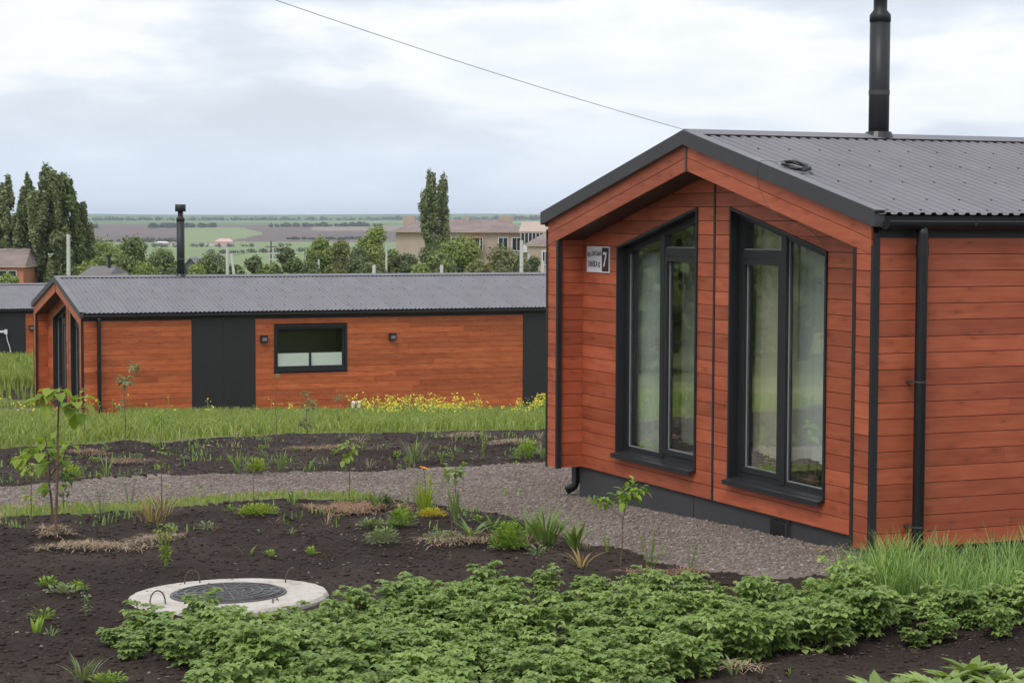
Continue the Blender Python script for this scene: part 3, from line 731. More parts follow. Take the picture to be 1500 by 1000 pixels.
# long-side window and dark fittings of the middle house
def side_window(root):
    cs = MB(); a0, a1, z0, z1 = 4.90, 6.86, 1.31, 2.49
    for (x0, x1, y0, y1) in ((a0, a1, z0, z0+0.05), (a0, a1, z1-0.05, z1), (a0, a0+0.05, z0+0.05, z1-0.05), (a1-0.05, a1, z0+0.05, z1-0.05)):
        cs.box(x0, x1, -0.022, 0.10, y0, y1)
    o = cs.build('window', 'dark_metal', root)
    fr_ = MB()
    for (x0, x1, y0, y1) in ((a0+.05, a1-.05, z0+.05, z0+.11), (a0+.05, a1-.05, z1-.11, z1-.05), (a0+.05, a0+.11, z0+.11, z1-.11), (a1-.11, a1-.05, z0+.11, z1-.11)):
        fr_.box(x0, x1, 0.03, 0.09, y0, y1)
    fr_.build('window_frame', 'dark_metal', o)
    MB().box(a0+.11, a1-.11, 0.055, 0.061, z0+.11, z1-.11).build('pane', 'glass_dull', o)
    am = (a0+a1)/2
    MB().box(am-0.025, am+0.025, 0.035, 0.09, z0+.11, z0+.46).build('mullion', 'dark_metal', o)
    for x0, x1 in ((a0+.12, am-.03), (am+.03, a1-.12)): MB().box(x0, x1, 0.065, 0.072, z0+.12, z0+.45).build('frosted_film', 'curtain_sheer', o)
    MB().box(a0-0.01, a1+0.01, -0.05, 0.0, z0-0.02, z0-0.003).build('sill', 'dark_metal', o)
    MB().box(a0, a1, 0.9, 0.93, z0-0.3, z1+0.2).build('room_shade_sheet', 'panel_black', o)  # black sheet behind the pane; the dim of the room is put into its colour
def wall_lamp(root, a, z):
    lb = MB().box(a-0.085, a+0.085, -0.13, -0.002, z-0.09, z+0.09).build('wall_lamp', 'dark_metal', root)
    MB().box(a-0.06, a+0.06, -0.132, -0.1305, z-0.05, z+0.03).build('lamp_glass', 'roof_metal', lb)
side_window(house2); wall_lamp(house2, 4.62, 2.15); wall_lamp(house2, 8.09, 2.14)
# white tap pipes at the foot of the wall
for dx in (0, 0.16):
    tp = MB().tube([(7.0+dx, -0.06, 0.0), (7.0+dx, -0.06, 0.42), (7.0+dx, -0.10, 0.47)], 0.045, 10).build('vent_pipe', 'white_plastic', house2)
    MB().tube([(7.0+dx, -0.06, 0.18), (7.0+dx, -0.06, 0.30)], 0.05, 10).build('pipe_sleeve', 'sign_brown' if dx else 'panel_black', tp)
house3 = copy_tree(house2)
house3.location = at(-28, 566, 74.0) - Vector((2.76*math.cos(.4), 2.76*math.sin(.4), 0)); house3.rotation_euler = (0, 0, 0.40)
house3['label'] = 'partly seen timber house at the left edge, only its grey roof and dark panel showing'
bk = empty('wall_bracket', house3.location+Vector((math.cos(.4), math.sin(.4), 0))*3.62+Vector((math.sin(.4), -math.cos(.4), 0))*0.02, 0.40, 'white pipe bracket with hanging cable on dark wall at the left edge', 'bracket')
MB().box(-0.35, 0.06, -0.08, -0.01, 1.98, 2.06).build('bracket_arm', 'white_plastic', bk)
MB().box(0.0, 0.10, -0.12, -0.01, 1.92, 2.10).build('bracket_head', 'white_plastic', bk)
MB().tube([(0.06, -0.09, 1.94), (0.10, -0.09, 1.70), (0.18, -0.09, 1.45), (0.22, -0.09, 1.25)], 0.018, 6).build('hanging_cable', 'white_plastic', bk)

def HL(a, t, z): return HP+s_*a+g_*t+Vector((0, 0, z))
# curtains and pot plant inside the near house
def curtain(label, t0, t1, z0, z1, mat, a=REC+0.30, amp=0.03, lam=0.11, x=1):
    root = empty('curtain', HL(a, 0, 0), YAW, label, 'curtain', 'curtains in the gable windows')
    n = int(abs(t1-t0)/0.012); mb = MB()
    for i in range(n+1):
        t = t0+(t1-t0)*i/n; ph = t*2*math.pi/lam; d = amp*math.sin(ph+0.7*math.sin(t*9))
        mb.v += [(d*1.3, t+0.01*math.sin(ph*0.5), z0+0.02*math.sin(t*7)), (d*0.9, t, (z0+z1)/2), (d*0.5, t, z1)]
    for i in range(n):
        b = i*3; mb.f += [(b, b+3, b+4, b+1), (b+1, b+4, b+5, b+2)]
    o = mb.build('cloth', mat, root, True)
    MB().tube([(0, t0-0.03, z1+0.01), (0, t1+0.03, z1+0.01)], 0.012, 8).build('curtain_rail', 'white_plastic', root)
curtain('cream curtain gathered behind the opening sash of the right gable window', 2.22, 2.98, 0.50, 2.80, 'curtain_cream')
curtain('pale sheer curtain behind the fixed pane of the right gable window', 1.20, 2.30, 0.52, 2.62, 'curtain_sheer', REC+0.34, 0.02, 0.14)
curtain('narrow pale curtain at the outer edge of the left gable window', 5.02, 5.62, 0.32, 2.45, 'curtain_sheer', REC+0.30, 0.025, 0.10)
curtain('half drawn curtain, coloured like the dull pane reflection, behind the opening sash of the left gable window', 3.66, 4.62, 0.45, 2.80, 'curtain_reflection_tone', REC+0.36, 0.02, 0.13)
MBq = MB()
pr = empty('potted_plant', HL(REC+0.22, 2.45, 0.16), 0, 'potted yellow flowering plant standing inside the right gable window', 'potted plant')
MB().tube([(0, 0, 0), (0, 0, 0.14)], [0.07, 0.10], 14).build('pot', 'brick_orange', pr)
for i in range(40): a = random.random()*6.28; MBq.leaf(Vector((0, 0, 0.14)), Vector((math.cos(a)*0.6, math.sin(a)*0.6, random.uniform(0.4, 1.3))), Vector((0, 0, 1)), random.uniform(.14, .26), .05)
MBq.build('foliage', 'leaf_bright', pr)
MBq = MB()
for i in range(16):
    a = random.random()*6.28; c = Vector((math.cos(a)*0.09, math.sin(a)*0.09, random.uniform(.28, .40)))
    for k in range(5): b_ = k*1.257; MBq.leaf(c, Vector((math.cos(b_), math.sin(b_), 0.3)), Vector((0, 0, 1)), .035, .025)
MBq.build('flower', 'petal_yellow', pr)

# house number sign
sg = empty('house_sign', HL(REC, 0, 0), YAW, 'white street name plate with number 7 on brown, screwed beside left gable window', 'sign')
T0, T1, Z0, Z1 = 6.165, 5.60, 2.225, 2.515       # left/right edges as seen
MB().box(-0.014, -0.002, T1, T0, Z0, Z1).build('sign_plate', 'white_plastic', sg)
MB().box(-0.0175, -0.0145, T1+0.012, T1+0.175, Z0+0.014, Z1-0.014).build('number_field', 'sign_brown', sg)
def text(body, tl, tr_, zc, h, mat, name='lettering', off=0.0195, bold=0.0):
    cu = bpy.data.curves.new('text', 'FONT'); cu.body = body; cu.align_x = 'LEFT'; cu.extrude = 0.0008; cu.offset = bold
    to = bpy.data.objects.new('text', cu); C.objects.link(to); bpy.context.view_layer.update()
    me = bpy.data.meshes.new_from_object(to); bpy.data.objects.remove(to)
    n = len(me.vertices); co = np.empty(n*3, np.float32); me.vertices.foreach_get('co', co); co = co.reshape(-1, 3)
    x0, x1, y0, y1 = co[:, 0].min(), co[:, 0].max(), co[:, 1].min(), co[:, 1].max()
    u = (co[:, 0]-x0)/(x1-x0); v = (co[:, 1]-y0)/(y1-y0)
    new = np.stack([-off-np.clip(co[:, 2], -1, 1)*1.0, tl+(tr_-tl)*u, zc-h/2+h*v], -1)
    me.vertices.foreach_set('co', new.astype(np.float32).ravel()); me.materials.clear(); me.materials.append(MATS[mat]); me.update()
    me.name = name; return link(bpy.data.objects.new(name, me), sg)
text('вул.', T0-0.022, T0-0.112, 2.412, 0.070, 'sign_ink', off=0.0165)
text('ДАНСЬКА', T0-0.125, T0-0.375, 2.432, 0.066, 'sign_ink', off=0.0165)
text('DANSKA', T0-0.040, T0-0.275, 2.318, 0.070, 'sign_ink', off=0.0165)
text('st', T0-0.290, T0-0.345, 2.314, 0.064, 'sign_ink', off=0.0165)
text('7', T1+0.140, T1+0.048, 2.370, 0.165, 'white_plastic', 'house_number', off=0.0195, bold=0.02)

# coil of cable on the roof edge with its tail hanging in front of the gable
ck = empty('cable_coil', HL(0.10, 1.55, roofz(1.55)+0.012), YAW, 'coil of black cable with blue tape lying on the front roof edge', 'cable coil')
mb = MB()
pts = []
for i in range(120):
    a = i/120*2*math.pi*4; r_ = 0.135+0.012*math.sin(i*1.3); dy = r_*math.cos(a); pts.append((0.09+0.8*r_*math.sin(a), dy*1.15, 0.016+0.006*(i//30)+SL*dy*1.15+0.004*math.sin(a*3)))
mb.tube(pts, 0.011, 6); mb.build('coil', 'black_plastic', ck, True)
MB().box(0.105, 0.128, -0.160, -0.137, -0.025, 0.005).build('tape', 'blue_plastic', ck)
tail = [HL(0.10, 1.72, roofz(1.72)+0.03), HL(-0.06, 1.78, roofz(1.78)+0.02), HL(-0.065, 1.80, roofz(1.8)-0.16), HL(-0.02, 1.74, 2.98), HL(0.02, 1.6, 2.86), HL(0.20, 1.45, 2.76), HL(REC-0.02, 1.36, 2.66), HL(REC-0.012, 1.26, 2.56)]
mw = ck.matrix_world; inv = Matrix.Translation(ck.location) @ Matrix.Rotation(YAW, 4, 'Z'); inv.invert()
def smooth_pts(P, k=6):
    o = []; P = [P[0]]+list(P)+[P[-1]]
    for i in range(1, len(P)-2):
        for j in range(k):
            t = j/k; p0, p1, p2, p3 = P[i-1], P[i], P[i+1], P[i+2]
            o.append(0.5*((2*p1)+(-p0+p2)*t+(2*p0-5*p1+4*p2-p3)*t*t+(-p0+3*p1-3*p2+p3)*t**3))
    o.append(P[-2]); return o
MB().tube([inv @ p for p in smooth_pts(tail)], 0.0022, 5).build('loose_wire', 'black_plastic', ck)

# overhead wire from the ridge up to the left, to a pole outside the picture
Aw = HL(-0.04, TC, ZAP+0.02); Bw = Vector((-9.5, 12.5, 6.9))
d_ = ray(475, -2); k_ = 15.2/d_.y; thr = Vector((d_.x*k_, 15.2, CAM_Z+d_.z*k_))
far_ = Aw+(thr-Aw)*2.4
pts = []
for i in range(41):
    t = i/40; p = Aw.lerp(far_, t); p.z -= 4*0.14*t*(1-t); pts.append(p)
wr_ = MB().tube(pts, 0.0028, 5).build('overhead_wire', 'bead_grey'); tag(wr_, 'thin overhead wire slanting from the near house ridge up to the left', 'wire')
pw = empty('utility_pole', (far_.x, far_.y, tz(far_.x, far_.y)), 0, 'utility pole outside the picture holding the wire of the near house', 'pole')
MB().tube([(0, 0, -0.5), (0, 0, far_.z-tz(far_.x, far_.y)+0.4)], [0.13, 0.09], 10).build('pole_shaft', 'pole_concrete', pw)

def zone_np(x, y):
    wb = (fbm(x*1.2, y*1.2, 4, 11)-0.47)*0.9
    p = inpoly(x+wb*.35, y+wb*.6, PATH); v = inpoly(x+wb*.3, y+wb*.5, VERGE); g = (y+wb*1.6 > np.interp(x, GEX, GEY))
    return np.where(p, 2, np.where(v | g, 3, 1))

# ------------------------------------------------------------------ manhole slab in the soil
ms_ = G(335, 874); ms_.z -= 0.045
mh = empty('manhole_slab', ms_, 0.25, 'round pale concrete well slab with iron lid lying in the dark soil', 'manhole')
mh.rotation_euler = (R(-1.1), R(-0.9), 0.25)
mb = MB(); n = 56; Rs = 0.765
ring = []
for (rad, z) in ((Rs-0.01, -0.12), (Rs, 0.045), (Rs-0.018, 0.068), (0.43, 0.070), (0.43, 0.045)):
    ring.append([(rad*math.cos(2*math.pi*k/n)*(1+0.008*math.sin(k*2.7)*(rad > .6)), rad*math.sin(2*math.pi*k/n)*(1+0.008*math.sin(k*1.9)*(rad > .6)), z) for k in range(n)])
for r_ in ring: mb.v += r_
for i in range(len(ring)-1):
    for k in range(n): k2 = (k+1) % n; mb.f.append((i*n+k, i*n+k2, (i+1)*n+k2, (i+1)*n+k))
mb.build('slab', 'concrete_slab', mh)
lid = MB()
def disc(mb, r0_, r1_, z0, z1, n=48):
    b = len(mb.v)
    for (rr2, zz) in ((r0_, z0), (r0_, z1), (r1_, z1), (r1_, z0)): mb.v += [(rr2*math.cos(2*math.pi*k/n), rr2*math.sin(2*math.pi*k/n), zz) for k in range(n)]
    for i in range(3):
        for k in range(n): k2 = (k+1) % n; mb.f.append((b+i*n+k, b+(i+1)*n+k, b+(i+1)*n+k2, b+i*n+k2))
disc(lid, 0.0005, 0.415, 0.05, 0.086)
lo_ = lid.build('lid', 'cast_iron', mh)
rb = MB()
for r_ in (0.05, 0.12, 0.19, 0.26, 0.33, 0.395): disc(rb, r_-0.009, r_+0.009, 0.085, 0.094)
for k in range(16):
    a = k*math.pi/8; c_, s2_ = math.cos(a), math.sin(a)
    p = [(0.06*c_-0.006*s2_, 0.06*s2_+0.006*c_), (0.39*c_-0.006*s2_, 0.39*s2_+0.006*c_), (0.39*c_+0.006*s2_, 0.39*s2_-0.006*c_), (0.06*c_+0.006*s2_, 0.06*s2_-0.006*c_)]
    rb.prism(p[::-1], 0.085, 0.0925, 2)
rb.build('lid_relief', 'cast_iron', lo_)
fr_ = MB(); disc(fr_, 0.418, 0.445, 0.05, 0.079); fr_.build('lid_frame', 'cast_iron', mh)
for (x, y, rot, lean) in ((-0.56, -0.30, 0.3, 0.0), (-0.22, 0.60, 0.1, 0.15), (0.55, 0.42, 0.4, -0.1), (0.30, -0.52, 1.1, 1.25)):
    pts = []
    for k in range(11):
        a = math.pi*k/10; pts.append((x+0.062*math.cos(a)*math.cos(rot), y+0.062*math.cos(a)*math.sin(rot)+lean*0.12*math.sin(a), 0.05+(0.125*math.sin(a)**0.7)*math.cos(lean)))
    MB().tube(pts, 0.0055, 7).build('lifting_loop', 'rusty_steel', mh, True)

# ------------------------------------------------------------------ plants
def rvec(): a = random.random()*6.283; return Vector((math.cos(a), math.sin(a), 0))
def potato_mesh(h, seed, mat='leaf_potato'):
    random.seed(seed); mb = MB(); UPV = Vector((0, 0, 1))
    for st in range(random.randint(4, 6)):
        d = rvec(); lean = random.uniform(0.15, 0.55); top = d*lean*h+UPV*h*random.uniform(0.75, 1.05)
        pts = [Vector((0, 0, -0.02))+d*0.03, d*lean*h*0.35+UPV*h*0.45, top]
        mb.tube(pts, [0.008, 0.006, 0.004], 4, False)
        for lf in range(10):
            t = 0.18+0.82*lf/9; base = pts[1].lerp(pts[2], (t-0.45)/0.55) if t > 0.45 else pts[0].lerp(pts[1], t/0.45)
            ld = (rvec()+UPV*random.uniform(0.05, 0.5)); ld.normalize(); ll = random.uniform(0.11, 0.17)*(1 if lf < 6 else 0.75)
            tip = base+ld*ll-UPV*0.02
            sdv = ld.cross(UPV).normalized()
            for q in range(4):
                p = base.lerp(tip, 0.22+0.21*q); sz = 0.035+0.010*q
                for sg_ in (-1, 1):
                    mb.leaf(p, (ld*0.5+sdv*sg_+UPV*random.uniform(-.15, .25)), UPV, sz*random.uniform(.85, 1.15), sz*0.82, random.uniform(.1, .5))
            mb.leaf(base.lerp(tip, 0.85), ld+UPV*random.uniform(-.3, .2), UPV, 0.066, 0.052, random.uniform(.1, .5))
    return mb.mesh('potato_plant', mat)
pm = [potato_mesh(random.uniform(.26, .36), 100+i, 'leaf_potato' if i % 3 else 'leaf_potato_pale') for i in range(9)]
random.seed(21)
BED = wpoly([(165, 935), (240, 912), (330, 922), (420, 915), (480, 893), (560, 893), (640, 882), (700, 890), (790, 880), (880, 866), (960, 862), (1060, 876), (1180, 880), (1300, 903), (1400, 890), (1500, 898), (1560, 905), (1560, 948), (1480, 946), (1380, 944), (1290, 944), (1150, 964), (1090, 975), (1010, 985), (960, 1000), (950, 1120), (340, 1120), (270, 990), (170, 965)])
bx = [p[0] for p in BED]; by = [p[1] for p in BED]
def groundz(x, y):
    # ground height incl. the small relief used in the sheet
    r_ = soil_relief(np.array([x]), np.array([y]))[0]
    return tz(x, y)+r_-0.09
cnt = 0; yy = min(by); row = 0
while yy < max(by):
    xx = min(bx)+(row % 2)*0.14
    while xx < max(bx):
        x, y = xx+random.uniform(-.08, .08), yy+random.uniform(-.07, .07)
        ds_ = math.hypot(x-ms_.x, y-ms_.y)
        if inpoly(np.array([x]), np.array([y]), BED)[0] and (ds_ > 1.0 or y < ms_.y-.86) and not (ds_ < 1.25 and y > ms_.y-.7) and vnoise(np.array([x*1.6]), np.array([y*1.6]), 77)[0] > 0.20:
            o = bpy.data.objects.new('potato_plant', random.choice(pm)); C.objects.link(o); o.location = (x, y, groundz(x, y)-0.01)
            o.rotation_euler = (random.uniform(-.08, .08), random.uniform(-.08, .08), random.random()*6.28); k = random.uniform(.50, .98)*(.78+.3*float(vnoise(np.array([x*.9]), np.array([y*.9]), 78)[0])); o.scale = (k, k, k*random.uniform(.85, 1.25))
            tag(o, 'leafy green potato plant in the dense bed along the foreground', 'potato plant', 'potato plants of the foreground bed'); cnt += 1
        xx += 0.27
    yy += 0.255; row += 1
print('potatoes', cnt)
def solo_potato(px, py, k, label):
    o = bpy.data.objects.new('potato_plant', pm[2]); C.objects.link(o); p = G(px, py); o.location = (p.x, p.y, groundz(p.x, p.y)-.01); o.scale = (k, k, k); tag(o, label, 'potato plant')
solo_potato(712, 880, 0.95, 'single potato plant standing up from bare soil behind the middle of the bed')

def radish_mesh(seed):
    random.seed(seed); mb = MB()
    for i in range(12):
        d = (rvec()+Vector((0, 0, random.uniform(.6, 1.7)))); mb.leaf(Vector((0, 0, 0)), d, Vector((0, 0, 1)), random.uniform(.15, .24), random.uniform(.05, .075), .35, .22)
    return mb.mesh('leaf_vegetable', 'leaf_potato_pale')
rm = [radish_mesh(i+300) for i in range(4)]; random.seed(5)
RB = wpoly([(1215, 1040), (1300, 1016), (1400, 1000), (1500, 988), (1560, 985), (1560, 1120), (1190, 1120)])
yy = min(p[1] for p in RB)
while yy < max(p[1] for p in RB):
    xx = min(p[0] for p in RB)
    while xx < max(p[0] for p in RB):
        x, y = xx+random.uniform(-.05, .05), yy+random.uniform(-.05, .05)
        if inpoly(np.array([x]), np.array([y]), RB)[0]:
            o = bpy.data.objects.new('leaf_vegetable', random.choice(rm)); C.objects.link(o); o.location = (x, y, groundz(x, y)-.01); o.rotation_euler = (0, 0, random.random()*6.28); o.scale = [random.uniform(.75, 1.1)]*3
            tag(o, 'broad leaved green vegetable plant in the row at the bottom right corner', 'vegetable plant', 'vegetable plants at the bottom right corner')
        xx += 0.19
    yy += 0.18
def onion_mesh(seed):
    random.seed(seed); mb = MB()
    for i in range(38):
        d = rvec(); b = d*random.uniform(0, .09)
        mb.blade(b, d if random.random() < .6 else rvec(), random.uniform(.30, .56), random.uniform(.006, .013), random.uniform(.05, .6), random.uniform(.0, .3))
    return mb.mesh('onion_clump', 'leaf_onion')
om = [onion_mesh(400+i) for i in range(6)]; random.seed(6)
OB = wpoly([(1235, 856), (1290, 836), (1400, 832), (1560, 830), (1560, 903), (1440, 897), (1370, 890), (1300, 882), (1250, 872)])
yy = min(p[1] for p in OB)
while yy < max(p[1] for p in OB):
    xx = min(p[0] for p in OB)
    while xx < max(p[0] for p in OB):
        x, y = xx+random.uniform(-.06, .06), yy+random.uniform(-.06, .06)
        if inpoly(np.array([x]), np.array([y]), OB)[0]:
            o = bpy.data.objects.new('onion_clump', random.choice(om)); C.objects.link(o); o.location = (x, y, groundz(x, y)-.01); o.rotation_euler = (0, 0, random.random()*6.28); k = random.uniform(.65, 1.05); o.scale = (k, k, k*random.uniform(.75, 1.0))
            tag(o, 'clump of long thin green onion leaves in the bed by the downpipe', 'onion', 'onion clumps by the downpipe')
        xx += 0.19
    yy += 0.18

def place(mesh_or_mb, name, px, py, label, cat, mat=None, rz=None, group=None, scale=1.0, sink=0.01):
    p = G(px, py); o = bpy.data.objects.new(name, mesh_or_mb if isinstance(mesh_or_mb, bpy.types.Mesh) else mesh_or_mb.mesh(name, mat)); C.objects.link(o)
    o.location = (p.x, p.y, groundz(p.x, p.y)+0.03-sink if p.y < 31 else p.z); o.rotation_euler = (0, 0, random.random()*6.28 if rz is None else rz); o.scale = [scale]*3
    return tag(o, label, cat, group)
def irisy(h, n, wd, seed, bend=(.05, .5), spread=.05):
    random.seed(seed); mb = MB()
    for i in range(n): d = rvec(); mb.blade(d*random.uniform(0, spread), d, h*random.uniform(.55, 1.05), wd*random.uniform(.7, 1.2), random.uniform(*bend), random.uniform(.05, .45))
    return mb
def bush(r_, h, n, ls, seed):
    random.seed(seed); mb = MB()
    for i in range(n):
        d = Vector((random.gauss(0, 1), random.gauss(0, 1), abs(random.gauss(0, 1)))).normalized(); q = random.uniform(.55, 1)
        b = Vector((d.x*r_*q, d.y*r_*q, d.z*h*q)); mb.tube([Vector((0, 0, -.01)), b*.6+Vector((0, 0, .01)), b], .0018, 3, False) if i % 4 == 0 or n < 150 else None; mb.leaf(b, d+Vector((random.uniform(-.5, .5), random.uniform(-.5, .5), random.uniform(0, .7))), Vector((0, 0, 1)), ls*random.uniform(.7, 1.2), ls*.55)
    return mb
def upright(h, n, ls, seed, stems=3, r_=0.06):
    random.seed(seed); mb = MB()
    for s2 in range(stems):
        d = rvec()*random.uniform(.2, 1)*r_; top = d*2+Vector((0, 0, h*random.uniform(.7, 1)))
        mb.tube([d*.4, d+Vector((0, 0, h*.4)), top], [.004, .003, .002], 4, False)
        for i in range(n//stems):
            t = random.uniform(.15, 1); b = (d*.4).lerp(top, t); mb.leaf(b, rvec()+Vector((0, 0, random.uniform(-.1, .8))), Vector((0, 0, 1)), ls*random.uniform(.6, 1.2), ls*random.uniform(.3, .55))
    return mb
# (builder, name, px, py, label, category, material)
PL = [
 (bush(.17, .22, 420, .045, 1), 'round_bush', 745, 806, 'bright lime green rounded bush at the edge of the soil bed', 'shrub', 'leaf_bright'),
 (bush(.14, .17, 160, .05, 2), 'leafy_clump', 588, 774, 'small bright leafy clump between straw and bare soil', 'plant', 'leaf_bright'),
 (irisy(.40, 70, .020, 3, (.05, .6), .12), 'grass_clump', 800, 800, 'big green clump of strap leaves right of the lime bush', 'plant', 'leaf_iris'),
 (irisy(.45, 14, .035, 4, (.4, .8)), 'strap_leaf_plant', 772, 792, 'arching broad strap leaves just left of the big green clump', 'plant', 'leaf_iris'),
 (irisy(.34, 16, .036, 5, (.15, .7)), 'strap_leaf_plant', 842, 806, 'strap leaved plant with withered outer leaves before the gravel', 'plant', 'leaf_iris'),
 (irisy(.20, 9, .022, 6, (.5, .9)), 'withered_leaves', 850, 830, 'withered fallen leaves below the strap leaved plant', 'plant', 'leaf_dry'),
 (irisy(.26, 12, .03, 7, (.3, .8)), 'strap_leaf_plant', 722, 780, 'low spreading strap leaves left of the big green clump', 'plant', 'leaf_iris'),
 (upright(.34, 90, .035, 8, 6, .08), 'upright_herb', 952, 836, 'dense small green conifer like plant at the gravel corner', 'plant', 'leaf_bright'),
 (upright(.30, 80, .03, 9, 6, .07), 'upright_herb', 1010, 846, 'pale grey green upright plant right of the conifer like one', 'plant', 'leaf_grey'),
 (upright(.17, 40, .03, 10, 4, .05), 'upright_herb', 890, 812, 'small feathery green seedling by the thin sapling foot', 'plant', 'leaf_bright'),
 (upright(.42, 110, .04, 11, 4, .05), 'climbing_shoot', 1336, 800, 'young climbing shoot with reddish tips by the near downpipe', 'plant', 'leaf_bright'),
 (irisy(.50, 34, .018, 12, (.02, .25)), 'tall_grass_clump', 623, 752, 'tall feathery green clump with orange flower above it', 'plant', 'leaf_lime'),
 (irisy(.36, 7, .040, 13, (.0, .1), .02), 'upright_iris', 668, 764, 'single upright iris leaf fan beside the dark stemmed sapling', 'plant', 'leaf_iris'),
 (bush(.17, .07, 300, .022, 14), 'yellow_cushion', 632, 756, 'low cushion of yellow leaves under the tall feathery clump', 'plant', 'leaf_yellow'),
 (irisy(.25, 18, .022, 15, (.1, .5)), 'strap_leaf_plant', 551, 746, 'fan of light green leaves by the right end of orange straw', 'plant', 'leaf_iris'),
 (bush(.09, .13, 120, .03, 16), 'leafy_clump', 567, 744, 'small dark green tuft touching the light green fan', 'plant', 'leaf_dark'),
 (bush(.24, .09, 380, .03, 17), 'moss_cushion', 377, 754, 'low yellow green cushion plant left of the orange straw', 'plant', 'leaf_lime'),
 (irisy(.20, 14, .02, 18, (.1, .6)), 'strap_leaf_plant', 430, 742, 'thin leaved tuft above the left end of orange straw', 'plant', 'leaf_iris'),
 (upright(.26, 50, .03, 19, 4, .05), 'upright_herb', 517, 742, 'olive herb at the foot of the sapling by the straw', 'plant', 'leaf_lime'),
 (upright(.40, 130, .05, 20, 4, .06), 'yellow_sapling', 245, 832, 'small yellow green shoot alone in the dark soil', 'seedling', 'leaf_lime'),
 (bush(.17, .13, 260, .035, 21), 'weed_clump', 560, 800, 'low grey green spreading weed in the middle soil', 'weed', 'leaf_grey'),
 (irisy(.30, 60, .008, 22, (.2, .8), .18), 'dry_tuft', 222, 762, 'reddish dry grass tuft left of the thin sapling', 'dry grass', 'leaf_dry'),
 (irisy(.34, 60, .008, 23, (.1, .6), .16), 'dry_tuft', 238, 752, 'pale yellow standing dry grass beside the thin sapling', 'dry grass', 'straw'),
 (upright(.36, 100, .03, 24, 5, .10), 'weed_clump', 148, 760, 'tall grey green weed on the grass verge right of the maple', 'weed', 'leaf_grey'),
 (upright(.42, 90, .03, 25, 4, .06), 'upright_herb', 190, 736, 'grey green weed by the gravel path edge near the maple', 'weed', 'leaf_grey'),
 (irisy(.42, 40, .018, 26, (.05, .35), .08), 'tall_grass_clump', 607, 678, 'silvery green leaf clump on the far soil strip', 'plant', 'leaf_grey'),
 (upright(.50, 60, .035, 27, 3, .05), 'yellow_herb', 708, 672, 'tall yellow green herb on the far soil strip right of centre', 'plant', 'leaf_lime'),
 (bush(.22, .22, 200, .05, 28), 'leafy_clump', 774, 669, 'leafy light green clump on the far soil strip by the house', 'plant', 'leaf_bright'),
 (irisy(.25, 20, .015, 29, (.1, .4)), 'strap_leaf_plant', 794, 671, 'grey leaved tuft touching the near house corner', 'plant', 'leaf_grey'),
 (upright(.20, 24, .035, 30, 2, .03), 'seedling', 663, 677, 'small seedling on the far strip right of silvery clump', 'seedling', 'leaf_lime'),
 (upright(.20, 24, .035, 31, 2, .05), 'seedling', 646, 679, 'squat seedling between silvery clump and small seedling', 'seedling', 'leaf_lime'),
 (irisy(.32, 14, .024, 32, (.1, .4)), 'strap_leaf_plant', 412, 692, 'upright leaf tuft on the path edge, second from the pair', 'plant', 'leaf_iris'),
 (irisy(.34, 12, .026, 33, (.1, .5)), 'strap_leaf_plant', 350, 693, 'upright leaf tuft on the far path edge at left centre', 'plant', 'leaf_iris'),
 (bush(.16, .16, 140, .04, 34), 'leafy_clump', 375, 692, 'lime leaf clump between two upright leaf tufts', 'plant', 'leaf_lime'),
 (irisy(.26, 14, .024, 35, (.2, .7)), 'strap_leaf_plant', 452, 689, 'low fan of leaves at the path edge left of young sapling', 'plant', 'leaf_iris'),
 (upright(.22, 30, .03, 36, 3, .05), 'seedling', 598, 690, 'tiny seedling on the gravel path edge', 'seedling', 'leaf_bright'),
 (bush(.14, .16, 140, .04, 37), 'leafy_clump', 105, 702, 'mixed green weed clump at the path edge near the maple', 'weed', 'leaf_lime'),
 (irisy(.30, 12, .02, 38, (.1, .5)), 'strap_leaf_plant', 156, 700, 'thin leaf tuft on the far edge of the path at left', 'plant', 'leaf_iris'),
 (bush(.09, .05, 40, .04, 39), 'weed_clump', 72, 858, 'small pale weed left of the manhole, farthest of three', 'weed', 'leaf_bright'),
 (bush(.09, .05, 40, .04, 40), 'weed_clump', 112, 864, 'small pale weed left of the manhole, nearest to it', 'weed', 'leaf_bright'),
 (bush(.12, .04, 40, .05, 41), 'weed_clump', 92, 874, 'flat leaved weed lying low left of the manhole', 'weed', 'leaf_grey'),
 (irisy(.13, 8, .03, 42, (.1, .4)), 'weed_clump', 52, 930, 'upright young weed at the left near edge', 'weed', 'leaf_bright'),
 (bush(.09, .07, 40, .04, 43), 'weed_clump', 62, 905, 'tiny green weed above the upright young weed', 'weed', 'leaf_bright'),
 (irisy(.22, 22, .014, 44, (.3, .8), .08), 'weed_clump', 122, 992, 'straggly weed at the bottom left, widest there', 'weed', 'leaf_grey'),
 (bush(.12, .05, 60, .04, 45), 'weed_clump', 160, 1000, 'low green weed at the bottom edge left of the bed', 'weed', 'leaf_bright'),
 (upright(.20, 30, .04, 46, 2, .03), 'weed_clump', 125, 903, 'small pair of leaves left of the slab rim', 'weed', 'leaf_grey'),
 (irisy(.15, 10, .02, 47, (.4, .9)), 'weed_clump', 1075, 990, 'pale weed seedling on bare soil in the front right', 'weed', 'leaf_grey'),
 (bush(.22, .06, 200, .03, 48), 'weed_clump', 650, 790, 'flat grey green mat plant in the straw right of centre', 'weed', 'leaf_grey'),
 (bush(.17, .08, 110, .04, 49), 'weed_clump', 545, 776, 'pale grey weed patch above the spreading weed', 'weed', 'leaf_grey'),
 (irisy(.25, 20, .03, 50, (.6, 1.0)), 'strap_leaf_plant', 690, 790, 'flattened fan of green leaves left of the lime bush', 'plant', 'leaf_iris'),
]
